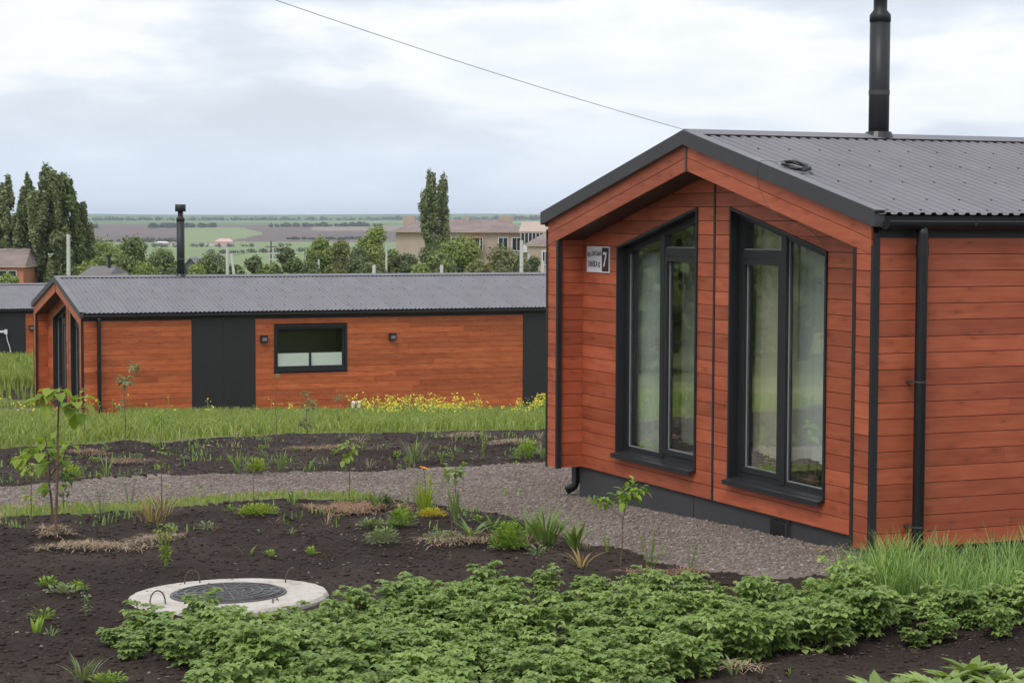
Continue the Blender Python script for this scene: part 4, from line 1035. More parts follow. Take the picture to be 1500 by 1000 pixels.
for i, (b_, nm, px, py, lab, cat, mat) in enumerate(PL):
    random.seed(900+i); place(b_, nm, px, py, lab, cat, mat)
# orange flower
fl_ = MB(); fb = empty('orange_flower', G(622, 750), 0, 'orange flower on a tall stem above the feathery clump', 'flower')
fb.location.z = groundz(fb.location.x, fb.location.y)
MB().tube([(0, 0, 0), (0.01, 0.02, .3), (-0.01, 0, .47)], .004, 5).build('stem', 'leaf_iris', fb)
for k in range(9): a = k*.698; fl_.leaf(Vector((-0.01, 0, .47)), Vector((math.cos(a)*1.0+.5, math.sin(a), .6)), Vector((0, 0, 1)), .075, .035)
fl_.build('petals', 'petal_orange', fb)

random.seed(77)
wm = [bush(.06, .04, 26, .035, 600).mesh('weed_seedling', 'leaf_bright'), irisy(.10, 8, .012, 601, (.2, .8)).mesh('weed_seedling', 'leaf_iris'), upright(.12, 16, .03, 602, 2, .03).mesh('weed_seedling', 'leaf_grey'), bush(.09, .05, 30, .03, 603).mesh('weed_seedling', 'leaf_grey'), irisy(.14, 14, .007, 604, (.3, .9), .05).mesh('weed_seedling', 'straw')]
k = 0
while k < 150:
    x, y = random.uniform(-8.5, 4), random.uniform(12.2, 31)
    if abs(x) > .27*y: continue
    if zone_np(np.array([x]), np.array([y]))[0] != 1 or (x-ms_.x)**2+(y-ms_.y)**2 < .8 or inpoly(np.array([x]), np.array([y]), BED)[0]: continue
    if y < 19 and random.random() < .6: continue
    o = bpy.data.objects.new('weed_seedling', random.choice(wm)); C.objects.link(o); o.location = (x, y, groundz(x, y)); o.rotation_euler = (0, 0, random.random()*6.28); o.scale = [random.uniform(.5, 1.3)]*3
    tag(o, 'tiny weed seedling scattered on the bare dark soil', 'weed', 'tiny weeds scattered on the bare soil'); k += 1
# saplings: stem + twigs + leaves as parts
def sapling(px, py, h, label, leafspec, r0=.008, mat='leaf_bright', bark='twig_brown', leanx=0.0, twigs=3, seed=1, forks=()):
    random.seed(seed); p = G(px, py); root = empty('sapling', (p.x, p.y, groundz(p.x, p.y) if p.y < 31 else p.z), 0, label, 'sapling', 'young saplings of the garden')
    pts = [Vector((0, 0, -.02))]; n = 6
    for i in range(1, n+1): pts.append(Vector((leanx*(i/n)+random.uniform(-.012, .012), random.uniform(-.012, .012), h*i/n)))
    mb = MB(); mb.tube(pts, [r0*(1-.65*i/n) for i in range(n+1)], 6)
    lf = MB()
    def cluster(c, r_, n_, ls, wd, dr):
        for i in range(n_):
            d = Vector((random.gauss(0, 1), random.gauss(0, 1), random.gauss(0, .55)))
            d.normalize(); b = c+d*r_*random.uniform(.2, .8)
            lf.leaf(b, d+Vector((0, 0, random.uniform(-.5, .3))), Vector((0, 0, 1)), ls*random.uniform(.65, 1.15), wd*random.uniform(.8, 1.15), dr*random.uniform(.5, 1.4))
    for (fx, fz, tx, tz_) in forks: mb.tube([Vector((leanx*fz/h, 0, fz)), Vector(((leanx*fz/h+tx)/2+.02*np.sign(fx), .02, (fz+tz_)/2)), Vector((tx, .02, tz_))], [r0*.55, r0*.45, r0*.3], 5)
    for (cx, cz, r_, n_, ls, wd, dr) in leafspec: cluster(Vector((cx, 0, cz)), r_, n_, ls, wd, dr)
    mb.build('trunk', bark, root); lf.build('foliage', mat, root)
sapling(82, 785, 1.42, 'tall young maple at left with big drooping leaves at its top', [(0.0, 1.36, .11, 11, .15, .11, .5), (.18, 1.24, .15, 10, .16, .12, .45), (-.09, 1.24, .08, 5, .14, .11, .6)], r0=.017, mat='leaf_maple', seed=3, leanx=.05)
sapling(80, 772, .90, 'shorter maple stem crowned with broad leaves before the tall maple', [(-.10, .78, .20, 14, .14, .11, .4), (.02, .66, .16, 9, .14, .11, .45), (-.28, .68, .08, 7, .14, .11, .5), (-.02, .40, .10, 9, .13, .10, .4), (.16, .80, .06, 5, .13, .1, .4)], r0=.014, mat='leaf_maple', seed=4, leanx=-.08, forks=((-1, .45, -.22, .8), (1, .5, .12, .75)))
sapling(236, 765, 1.12, 'thin straight sapling with a small airy crown left of centre', [(0, 1.05, .10, 60, .045, .028, .2), (.02, .72, .06, 14, .045, .028, .2), (0, .6, .04, 8, .04, .025, .2)], r0=.006, seed=5)
sapling(908, 822, .70, 'young leafy sapling in front of the near house foundation', [(.05, .60, .13, 44, .09, .05, .2), (.14, .67, .09, 24, .085, .045, .2), (-.17, .57, .09, 20, .085, .045, .2)], r0=.007, seed=6, leanx=.06, forks=((-1, .40, -.17, .56),))
sapling(512, 738, .63, 'small sapling with light green top by the straw heap', [(0, .60, .09, 22, .09, .055, .3), (-.05, .5, .06, 10, .09, .055, .3)], r0=.008, seed=7)
sapling(662, 800, .72, 'dark stemmed small sapling right of the orange flower', [(0, .68, .10, 30, .08, .055, .3)], r0=.007, seed=8, leanx=.03, mat='leaf_potato')
sapling(372, 752, .9, 'bare thin stake like stem on the near path edge', [(0, .85, .04, 6, .04, .025, .2)], r0=.005, seed=9)
sapling(358, 712, .95, 'grey green sapling beyond the path left of centre', [(0, .72, .10, 70, .06, .03, .2), (.02, .95, .08, 40, .05, .028, .2)], r0=.008, seed=10, mat='leaf_grey') if False else None
sapling(449, 688, 1.02, 'leafy slim sapling on the far soil strip, centre left', [(0, .62, .10, 60, .065, .035, .2), (.02, .85, .10, 60, .06, .035, .2), (0, 1.0, .05, 14, .06, .03, .2)], r0=.009, seed=10, mat='leaf_grey')
sapling(123, 648, .85, 'bare thin seedling stem before the middle house corner', [(0, .8, .05, 8, .07, .04, .3)], r0=.006, seed=11)
sapling(405, 655, 1.1, 'very thin stem rising over the grass below the dark panel', [(0, 1.05, .06, 14, .05, .03, .3), (0, .5, .04, 5, .05, .03, .3)], r0=.006, seed=12, mat='leaf_grey')
sapling(184, 655, 1.1, 'small tree like weed standing in the grass by the timber wall', [(0, .95, .12, 40, .09, .055, .3), (.12, 1.15, .09, 22, .08, .05, .3), (-.04, .6, .06, 8, .08, .05, .3)], r0=.007, seed=13, mat='leaf_grey')
sapling(495, 632, .7, 'pale seedling in the grass right of the slim sapling', [(0, .6, .09, 40, .05, .03, .3), (.1, .65, .05, 10, .05, .03, .3)], r0=.006, seed=14, mat='leaf_grey')
sapling(45, 760, .62, 'weedy shoot left of the maple foot', [(0, .5, .10, 40, .07, .04, .3), (0, .25, .08, 20, .06, .035, .3)], r0=.006, seed=15, mat='leaf_lime')
sapling(93, 748, .48, 'leafy side shoot on the right of the maple trunk', [(.03, .40, .12, 60, .055, .035, .3), (0, .2, .09, 30, .05, .03, .3)], r0=.006, seed=16, mat='leaf_dark')

# straw heaps
def straw(px, py, wpx, dpx, n, label, mat, seed, hgt=.05):
    random.seed(seed); p = G(px, py); k = p.y/FPX; wx = wpx*k/2; wy = dpx*k/2/max(.05, (CAM_Z-p.z)/p.y); mb = MB()
    for i in range(n):
        a = random.random()*6.28; q = random.random()**.6*1.25; x, y = q*math.cos(a)*wx, q*math.sin(a)*wy
        if vnoise(np.array([x*6+seed*3]), np.array([y*9]), seed)[0] < .22+.35*q*q: continue
        d = rvec(); l = random.uniform(.05, .16); wv = Vector((-d.y, d.x, 0))*random.uniform(.0015, .0035); z = .004+.55*hgt*max(0, 1-q*q)*random.random()
        b = Vector((x, y, groundz(p.x+x, p.y+y)+.035+z)); e = b+d*l+Vector((0, 0, random.uniform(-.02, .03))); mid = b.lerp(e, .5)+Vector((0, 0, .012))
        mb.poly([b-wv, b+wv, mid+wv, mid-wv]); mb.poly([mid-wv, mid+wv, e+wv, e-wv])
    o = mb.build('straw_heap', mat); o.location = (p.x, p.y, 0); tag(o, label, 'straw')
straw(520, 748, 150, 20, 2600, 'large orange brown straw heap in the middle of the soil', 'straw_orange', 1, .08)
straw(140, 803, 150, 13, 800, 'long pale straw strip on the soil above the manhole', 'straw', 2)
straw(225, 795, 90, 12, 500, 'greenish straw strip joining the pale one at its right end', 'straw', 3)
straw(700, 795, 210, 24, 900, 'straw and stalks spread among the strap leaved plants', 'straw', 4)
straw(188, 677, 90, 7, 700, 'straw strip on the far soil, lower one at left', 'straw_orange', 5)
straw(130, 665, 70, 6, 500, 'straw strip on the far soil, upper one at left', 'straw_orange', 6)
straw(480, 659, 110, 8, 700, 'straw patch on the far soil left of centre', 'straw_orange', 7)
straw(680, 642, 80, 8, 600, 'straw patch on the far soil below the yellow flowers', 'straw', 8)
straw(760, 650, 90, 8, 700, 'straw patch on the far soil by the near house', 'straw', 9)
straw(80, 782, 70, 10, 450, 'straw ring round the maple foot', 'straw', 10)
straw(1085, 985, 60, 6, 90, 'few dry stalks on bare soil between the beds', 'straw', 11)
straw(980, 845, 110, 14, 700, 'dry stalks at the corner of the gravel', 'straw_orange', 12)
straw(1205, 810, 90, 12, 120, 'few dry stalks on the gravel beside the gable', 'straw', 13)

# ------------------------------------------------------------------ scattered ground pieces (uncountable)
def ico(seed, sub=1):
    t = (1+5**.5)/2; v = np.array([(-1, t, 0), (1, t, 0), (-1, -t, 0), (1, -t, 0), (0, -1, t), (0, 1, t), (0, -1, -t), (0, 1, -t), (t, 0, -1), (t, 0, 1), (-t, 0, -1), (-t, 0, 1)], float); v /= np.linalg.norm(v[0])
    f = np.array([(0, 11, 5), (0, 5, 1), (0, 1, 7), (0, 7, 10), (0, 10, 11), (1, 5, 9), (5, 11, 4), (11, 10, 2), (10, 7, 6), (7, 1, 8), (3, 9, 4), (3, 4, 2), (3, 2, 6), (3, 6, 8), (3, 8, 9), (4, 9, 5), (2, 4, 11), (6, 2, 10), (8, 6, 7), (9, 8, 1)])
    return v, f
IV, IF = ico(0)
def gz_np(x, y, kind):
    if kind == 'soil': return terr(x, y)+soil_relief(x, y)-0.09
    return terr(x, y)+fbm(x*3, y*3, 3, 8)*0.03+fbm(x*14, y*14, 2, 9)*0.02-(0.04 if kind == 'gravel' else 0.02)
HXc = lambda x, y: ((x-HP.x)*s_.x+(y-HP.y)*s_.y > REC+.03) & ((x-HP.x)*g_.x+(y-HP.y)*g_.y > .09) & ((x-HP.x)*g_.x+(y-HP.y)*g_.y < 6.42)
def scatter_pts(n, ymin, ymax, zsel, seed, power=1.0):
    r_ = np.random.default_rng(seed); u = r_.random(n*3); y = ymin+(ymax-ymin)*u**power; x = -(.275*y+3.0)+r_.random(n*3)*(.55*y+4.5)
    k = (zone_np(x, y) == zsel) & ~HXc(x, y); x, y = x[k][:n], y[k][:n]; return x, y, r_
def rocks(name, x, y, r_, smin, smax, kind, mat, flat=.6):
    n = len(x); s = smin+(smax-smin)*r_.random(n)**3; a = r_.random(n)*6.28
    P = IV[None]*(1+.35*(r_.random((n, 12, 1))-.5)); P = P*np.stack([s*(.8+.5*r_.random(n)), s*(.8+.4*r_.random(n)), s*flat*(.7+.6*r_.random(n))], -1)[:, None, :]
    c, s2 = np.cos(a)[:, None], np.sin(a)[:, None]; X = P[..., 0]*c-P[..., 1]*s2; Y = P[..., 0]*s2+P[..., 1]*c
    z = gz_np(x, y, kind)
    W = np.stack([X+x[:, None], Y+y[:, None], P[..., 2]+(z+s*.15)[:, None]], -1).reshape(-1, 3)
    FF = (IF[None]+12*np.arange(n)[:, None, None]).reshape(-1, 3)
    tag(np_obj(name, W, FF, [mat]), kind='stuff')
x, y, r_ = scatter_pts(52000, 11.5, 33, 1, 1, 1.3); rocks('soil_clods', x, y, r_, .004, .026, 'soil', 'clod', .5)
x, y, r_ = scatter_pts(84000, 16.5, 29, 2, 2, 1.0); rocks('gravel_stones', x, y, r_, .005, .021, 'gravel', 'stone')
x, y, r_ = scatter_pts(700, 11.5, 32, 1, 3, 1.1); rocks('pale_pebbles', x, y, r_, .006, .018, 'soil', 'stone')
def blades(name, x, y, r_, h0, h1, wd, mat, kind, zoff=0.0, lean=.5):
    n = len(x); z = gz_np(x, y, kind)+zoff; h = h0+(h1-h0)*r_.random(n); a = r_.random(n)*6.28; b = r_.random(n)*6.28; l = lean*r_.random(n)*h
    dx, dy = np.cos(a), np.sin(a); wx, wy = np.cos(b)*wd*(.6+.8*r_.random(n))/2, np.sin(b)*wd/2
    wx = np.where(True, np.cos(b*.25-.785)*wd*(.5+r_.random(n))/2, wx); wy = np.sin(b*.25-.785)*wd/2
    V_ = np.stack([np.stack([x-wx, y-wy, z-.02], -1), np.stack([x+wx, y+wy, z-.02], -1), np.stack([x+wx*.8+dx*l*.35, y+wy*.8+dy*l*.35, z+h*.6], -1), np.stack([x-wx*.8+dx*l*.35, y-wy*.8+dy*l*.35, z+h*.6], -1), np.stack([x+dx*l, y+dy*l, z+h*(1-.2*l/h)], -1)], 1).reshape(-1, 3)
    i = 5*np.arange(n)[:, None]
    T = np.concatenate([i+np.array([[0, 1, 2]]), i+np.array([[0, 2, 3]]), i+np.array([[3, 2, 4]])], 1).reshape(-1, 3)
    tag(np_obj(name, V_, T, [mat]), kind='stuff')
# meadow between the soil strip and the middle house
r_ = np.random.default_rng(5)
n = 340000; y = 27.5+(56-27.5)*r_.random(n)**1.1; x = -(.285*y+4)+r_.random(n)*(.57*y+7)
k = (zone_np(x, y) == 3) & (vnoise(x*.9, y*.6, 31) > .12); x, y = x[k], y[k]
in2 = ((x+10.5707)*math.cos(.4074)+(y-49.2507)*math.sin(.4074) > 0.3) & (-(x+10.5707)*math.sin(.4074)+(y-49.2507)*math.cos(.4074) > -.05); fp = inpoly(x, y, FARPATH)
x, y = x[~in2 & ~fp], y[~in2 & ~fp]
hm = np.clip(.25+1.1*fbm(x*.6, y*.5, 3, 41), 0, 1)*np.clip(.30+(y-np.interp(x, GEX, GEY))/3, 0, 1)
k = r_.random(len(x)) < hm; x, y = x[k], y[k]
blades('meadow_grass', x, y, r_, .05, .27, .018, 'grass_blade', 'turf', 0, 1.2)
n = 30000; y = 57.5+(78-57.5)*r_.random(n); x = -y*(.17+.16*r_.random(n)); k = (zone_np(x, y) == 3) & ((y > 59.6) | (r_.random(n) < .1)); x, y = x[k], y[k]
blades('bank_grass', x, y, r_, .2, .5, .06, 'grass_blade', 'turf')
n = 42000; y = 19+9*r_.random(n); x = (r_.random(n)*2-1)*(.285*y+.5); k = inpoly(x, y, [(a_, b_+.0) for a_, b_ in VERGE]) ; x, y = x[k], y[k]
blades('verge_grass', x, y, r_, .015, .075, .014, 'grass_blade', 'turf')
# sparse weeds on soil strip and at path edges
n = 16000; y = 17+16*r_.random(n); x = (r_.random(n)*2-1)*(.285*y+.5); cl_ = fbm(x*2.2, y*1.4, 3, 51); k = (zone_np(x, y) == 1) & (cl_ > .545) & (y > 19) | ((zone_np(x, y) == 2) & (cl_ > .66) & (y > 21)); x, y = x[k & ~HXc(x, y)], y[k & ~HXc(x, y)]
blades('soil_weeds', x, y, r_, .02, .11, .016, 'leaf_onion', 'soil')
def flecks(name, x, y, r_, kind, l0, l1, mat):
    n = len(x); z = gz_np(x, y, kind)+.012; a = r_.random(n)*6.28; l = l0+(l1-l0)*r_.random(n)**2; w_ = l*(.12+.4*r_.random(n)**2)
    u = np.stack([np.cos(a)*l, np.sin(a)*l, (r_.random(n)-.4)*l*.5], -1)/2; v = np.stack([-np.sin(a)*w_, np.cos(a)*w_, (r_.random(n)-.5)*w_*.8], -1)/2; c = np.stack([x, y, z], -1)
    W = np.stack([c-u-v*.4, c+u*.2-v, c+u+v*.3, c+v], 1).reshape(-1, 3); tag(np_obj(name, W, np.arange(4*n).reshape(n, 4), [mat]), kind='stuff')
n = 16000; y = 12+20*r_.random(n); x = (r_.random(n)*2-1)*(.285*y+.5); cl_ = fbm(x*1.3, y*1.0, 3, 61); k = (zone_np(x, y) == 1) & (cl_ > .42+.12*r_.random(n)); flecks('dry_litter', x[k], y[k], r_, 'soil', .008, .05, 'litter')
n = 9000; y = 26+6*r_.random(n); x = (r_.random(n)*2-1)*(.285*y+.5); k = (zone_np(x, y) == 1) & (fbm(x*.9, y*2.0, 3, 62) > .45); flecks('dry_weed_litter', x[k], y[k], r_, 'soil', .02, .09, 'litter')
# mustard flowers in the meadow
n = 1500; x = -3.6+7.4*r_.random(n)**.8; y = 44+6*r_.random(n); lim = 52.6+(x+0.0)*.42; k = (y < lim-1) & (fbm(x*1.3, y*.9, 2, 71) > .30+.22*r_.random(n)); x, y = x[k], y[k]
zb = gz_np(x, y, 'turf')
def mustard(name, x, y, zb, hmin, hmax, nb, seed):
    random.seed(seed); st, bl = MB(), MB()
    for i in range(len(x)):
        h = (hmin+(hmax-hmin)*min(1, max(0, 2.2*(float(vnoise(np.array([x[i]*1.1]), np.array([y[i]*.8]), 90)[0])-.2))))*random.uniform(.6, 1.1); d = rvec()*random.uniform(0, .15); b = Vector((x[i], y[i], zb[i])); t = b+d+Vector((0, 0, h)); sv = Vector((.006, 0, 0))
        st.poly([b-sv, b+sv, t+sv*.6, t-sv*.6])
        for q in range(2): st.leaf(b.lerp(t, random.uniform(.2, .7)), rvec()+Vector((0, 0, .5)), Vector((0, 0, 1)), .14, .04)
        for q in range(nb):
            c = t+Vector((random.uniform(-.07, .07), random.uniform(-.07, .07), random.uniform(-.12, .02))); s2 = random.uniform(.012, .020)
            a = random.random()*3.14; u = Vector((math.cos(a), math.sin(a), .3))*s2; v = Vector((-math.sin(a), math.cos(a), .6))*s2
            bl.poly([c-u-v, c+u-v, c+u+v, c-u+v])
    tag(st.build(name+'_stems', 'leaf_onion'), kind='stuff'); tag(bl.build(name+'_blossom', 'petal_yellow'), kind='stuff')
mustard('mustard', x, y, zb, .22, .56, 5, 1)
n = 420; x2 = -13+12*r_.random(n); y2 = 40+11*r_.random(n); k = (y2 < 48+(x2+10.5)*.43-.3) & (fbm(x2*.7, y2*.7, 2, 72) > .44); x2, y2 = x2[k], y2[k]
mustard('meadow_flower', x2, y2, gz_np(x2, y2, 'turf'), .25, .5, 3, 2)

# ------------------------------------------------------------------ trees and buildings beyond
def crown_mesh(name, blobs, leaf, n, mat, seed, up=.35, fuzz=.72):
    r_ = np.random.default_rng(seed); B_ = np.array(blobs, float)          # x,y,z,rx,ry,rz
    vol = (B_[:, 3]*B_[:, 4]*B_[:, 5])**.75; w_ = vol/vol.sum(); ix = r_.choice(len(B_), n, p=w_)
    d = r_.normal(size=(n, 3)); d /= np.linalg.norm(d, axis=1)[:, None]; q = (.35+fuzz*r_.random(n)**.55+.10*r_.normal(size=n))[:, None]
    # knotty surface: radial noise
    q = q*(.82+.36*vnoise(d[:, 0]*2.3+ix*5.1+9, d[:, 2]*2.3+d[:, 1]*1.7+9, seed)[:, None])
    c = B_[ix, :3]+d*q*B_[ix, 3:]
    nrm = d+r_.normal(size=(n, 3))*.6; nrm[:, 2] += up; nrm /= np.linalg.norm(nrm, axis=1)[:, None]
    a = r_.normal(size=(n, 3)); u = np.cross(nrm, a); u /= np.linalg.norm(u, axis=1)[:, None]; v = np.cross(nrm, u)
    s = (leaf*(.55+.9*r_.random(n)))[:, None]
    V_ = np.stack([c-u*s, c-v*s*.6, c+u*s, c+v*s*.6+nrm*s*.2], 1).reshape(-1, 3); Q = np.arange(n*4).reshape(n, 4)
    return np_mesh(name, V_, Q, [mat])
def tree(name, loc, mats, label, blobs, leaf, n, seed, trunk_h, tr=.18, cat='tree', group='trees beyond the houses', bark='bark'):
    random.seed(seed); root = empty(name, loc, random.random()*6.28 if name != 'poplar_tree' else 0, label, cat, group)
    mb = MB(); mb.tube([(0, 0, -.6), (.03, .02, trunk_h*.5), (0, .05, trunk_h), (.05, 0, trunk_h*1.5)], [tr*1.15, tr, tr*.75, tr*.35], 8)
    mb.build('trunk', bark, root)
    for i in range(5):
        b = random.choice(blobs); MB().tube([(0, 0, trunk_h*random.uniform(.6, 1.1)), (b[0]*.5, b[1]*.5, (trunk_h+b[2])/2), (b[0]*.9, b[1]*.9, b[2])], [tr*.4, tr*.28, tr*.1], 6).build('limb', bark, root)
    o = link(bpy.data.objects.new('crown', crown_mesh('crown', blobs, leaf, n, mats, seed)), root)
    return root
def round_blobs(w_, h, z0, k, seed):
    random.seed(seed); o = []
    for i in range(k):
        a = random.random()*6.28; q = math.sqrt(random.random()); z = z0+(h-z0)*random.uniform(.12, .86); env = math.sin(math.pi*min(.95, max(.12, (z-z0)/(h-z0))))**.55
        rad = w_*random.uniform(.34, .55); o.append((math.cos(a)*q*(w_-rad*.8)*env, math.sin(a)*q*(w_-rad*.8)*env, z, rad, rad, rad*random.uniform(.7, 1.0)))
    return o
# deciduous belt: px centre, top y, half width px, distance, material, label
BELT = [
 (150, 352, 40, 150, 'tree_light', 'rounded light green tree right of the left poplars'),
 (195, 346, 30, 158, 'tree_mid', 'full mid green tree behind the thin dark flue'),
 (172, 372, 32, 140, 'tree_mid', 'lower dark green crown before the two rounded trees'),
 (240, 364, 26, 165, 'tree_mid', 'green tree just left of the middle house flue'),
 (212, 385, 22, 135, 'tree_light', 'low light bush behind the roof left of the flue'),
 (310, 372, 26, 170, 'tree_mid', 'green tree right of the middle house flue'),
 (290, 388, 18, 140, 'tree_light', 'low bushy growth by the blue roofed cottage'),
 (372, 376, 20, 150, 'tree_dark', 'small dark tree right of the braced pole'),
 (418, 362, 22, 160, 'tree_dark', 'dark tree among the poles left of centre'),
 (432, 378, 18, 140, 'tree_mid', 'low mid green tree below the dark one'),
 (470, 346, 24, 165, 'tree_light', 'loose light green tree at centre left'),
 (500, 352, 22, 160, 'tree_olive', 'olive tree between light and tall trees'),
 (525, 362, 22, 150, 'tree_dark', 'dark tree left of the tall airy tree'),
 (552, 330, 24, 170, 'tree_light', 'tall airy tree left of the apartment block'),
 (575, 366, 20, 150, 'tree_mid', 'shorter tree at the foot of the tall airy tree'),
 (598, 372, 22, 150, 'tree_dark', 'dark low tree under the apartment block end'),
 (640, 368, 26, 150, 'tree_mid', 'dark green tree below the twin poplar'),
 (684, 346, 34, 160, 'tree_light', 'broad bright tree before the apartment block'),
 (735, 358, 32, 155, 'tree_olive', 'wide olive tree right of the broad bright one'),
 (616, 386, 22, 130, 'tree_light', 'low bright bush under the twin poplar'),
 (655, 384, 22, 132, 'tree_mid', 'low dense bush below the broad bright tree'),
 (700, 382, 26, 128, 'tree_olive', 'low olive bush at the ridge of the middle house'),
 (782, 376, 14, 150, 'tree_dark', 'dark shrub between right pole and near house'),
 (764, 380, 18, 160, 'tree_mid', 'green shrub left of the small beige house'),
 (345, 388, 22, 145, 'tree_mid', 'low bushes at the braced pole'),
 (455, 386, 24, 138, 'tree_dark', 'low dark growth left of centre behind the ridge'),
 (545, 386, 26, 138, 'tree_dark', 'low dark bushes under the tall airy tree'),
 (400, 386, 20, 142, 'tree_mid', 'mid green low bush between the poles'),
 (130, 384, 24, 132, 'tree_light', 'low bright bush right of the poplar feet'),
 (262, 384, 18, 150, 'tree_mid', 'bush hidden partly by the middle house flue'),
 (12, 402, 22, 128, 'tree_light', 'bright bush in front of the brick building'),
]
for i, (px, ty, hw, Y, mt_, lab) in enumerate(BELT):
    t_ = at(px, ty, Y); g0 = tz(t_.x, Y); h = t_.z-g0; w_ = hw*Y/FPX*1.42
    bl = round_blobs(w_, h, h*.02, 15, 500+i)
    bl.append((0, 0, h-w_*.4, w_*.42, w_*.42, w_*.4))
    tree('deciduous_tree', (t_.x, Y, g0), mt_, lab, bl, .125 if mt_ != 'tree_light' else .115, 13000, 500+i, h*.35, .14, bark='bark' if i != 13 else 'bark_pale')
POP = [(8, 264, 21, 150, 'tree_poplar', 'leftmost slender poplar at the left edge of the sky'),
 (42, 262, 24, 146, 'tree_poplar', 'second poplar from the left, narrow topped'),
 (68, 248, 27, 144, 'tree_poplar', 'tallest poplar in the left group'),
 (97, 257, 30, 145, 'tree_mid', 'green poplar right of the tallest one in the left group'),
 (119, 298, 17, 147, 'tree_poplar', 'short poplar at the right shoulder of the left group'),
 (638, 253, 23, 190, 'tree_poplar', 'tall slim poplar with two tops in front of the apartment block')]
for i, (px, ty, hw, Y, mt_, lab) in enumerate(POP):
    t_ = at(px, ty, Y); g0 = tz(t_.x, Y); h = t_.z-g0; w_ = hw*Y/FPX; random.seed(70+i); bl = []
    for k in range(60):     # upright plumes, each a short steep column
        z = h*(.08+.90*k/59); env = min(1, 2.2*(1-z/h)**.6+.10)*min(1, .6+z/h); a = random.random()*6.28
        q = w_*.92*env*math.sqrt(random.random())
        rr_ = w_*random.uniform(.14, .42)*(.45+.55*env)
        xo = 0.0
        if i == 5:
            sd2 = 1 if k % 2 else -1; xo = sd2*w_*.36; q *= .55; rr_ *= 1.05; z *= .97 if sd2 > 0 else 1
        bl.append((xo+math.cos(a)*q, math.sin(a)*q, z-h*.02, rr_, rr_, h*random.uniform(.045, .085)))
    tree('poplar_tree', (t_.x, Y, g0), mt_, lab, bl, .12, 26000, 70+i, h*.3, .2, group='tall poplars')

# trees standing off to the left of the picture, seen only as reflections in the gable glass
for i, (x, y, h, w_) in enumerate([(-26, 34, 8, 4), (-31, 39, 9, 4.5), (-36, 45, 8.5, 4.5), (-42, 50, 9.5, 5), (-48, 56, 9, 5), (-30, 47, 9, 5), (-22, 28, 7, 3.5), (-55, 62, 10, 5.5)]):
    labs = ['nearest but one', 'third', 'fourth', 'fifth', 'sixth', 'rear', 'nearest', 'farthest']
    g0 = tz(x, y); tree('orchard_tree', (x, y, g0), 'tree_mid', labs[i]+' tree of the row left of the picture, mirrored in the gable windows', round_blobs(w_, h, .8, 12, 800+i), .22, 6500, 800+i, h*.3, .16, group='trees mirrored in the windows')

# hedgerows crossing the fields
def hedgerow(label, pts, hgt, wid, n, seed):
    r_ = np.random.default_rng(seed); bl = []
    for (px0, py0, px1, py1) in pts:
        A = G(px0, py0); Bq = G(px1, py1); L_ = (Bq-A).length; k = max(4, int(L_/(hgt*1.1)))
        for i in range(k):
            t = (i+r_.random())/k
            if vnoise(np.array([t*k*.12+seed]), np.array([1.5]), seed)[0] < .28: continue
            p = A.lerp(Bq, t); hh = hgt*(.5+.8*r_.random()); bl.append((p.x, p.y+r_.normal()*wid, tz(p.x, p.y)+hh*.45, hh*.75, hh*.75, hh*.55))
    o = link(bpy.data.objects.new('hedgerow', crown_mesh('hedgerow', bl, hgt*.2, n, 'hedge_far', seed))); tag(o, label, 'hedgerow', None, 'stuff')
hedgerow('far tree line crossing the fields on the left', [(120, 334.5, 300, 333.0), (300, 333.0, 560, 331.5)], 4.5, 10, 16000, 1)
hedgerow('far tree line along the skyline', [(120, 323.5, 480, 322.5), (480, 322.5, 800, 322.5)], 6, 10, 9000, 2)
hedgerow('tree line at the foot of the ploughed field', [(130, 354, 300, 355), (420, 351, 560, 350)], 2.2, 6, 9000, 3)
hedgerow('bushes scattered on the pale field', [(200, 362, 420, 361), (300, 372, 470, 368), (200, 352, 260, 352)], 2.0, 12, 5000, 4)
hedgerow('hedge on the crest right of the twin poplar', [(560, 321.5, 800, 320.5)], 6, 10, 5000, 5)

# buildings beyond
def wall_window(root, x0, x1, z0, z1, y, frame='white_plastic'):
    o = MB().box(x0, x1, y-.06, y+.02, z0, z1).build('window', frame, root)
    n = 2; w_ = (x1-x0-.12)/n
    for i in range(n): MB().box(x0+.06+i*w_+.03, x0+.06+(i+1)*w_-.03, y-.075, y-.0605, z0+.08, z1-.08).build('pane', 'dark_glass', o)
def hip_roof(root, x0, x1, y0, y1, z, rise, mat, hip=None, over=.5):
    x0 -= over; x1 += over; y0 -= over; y1 += over; ym = (y0+y1)/2; hp = (y1-y0)/2 if hip is None else hip
    mb = MB(); a, b, c, d = (x0, y0, z), (x1, y0, z), (x1, y1, z), (x0, y1, z); e, f = (x0+hp, ym, z+rise), (x1-hp, ym, z+rise)
    mb.poly([a, b, f, e]); mb.poly([b, c, f]); mb.poly([c, d, e, f]); mb.poly([d, a, e]); mb.poly([d, c, b, a]); r_ = mb.build('roof', mat, root)
    MB().box(x0, x1, y0, y1, z-.16, z-.01).build('eaves', 'plaster_beige', root); return r_
def bx(px, py, Y): return at(px, py, Y)
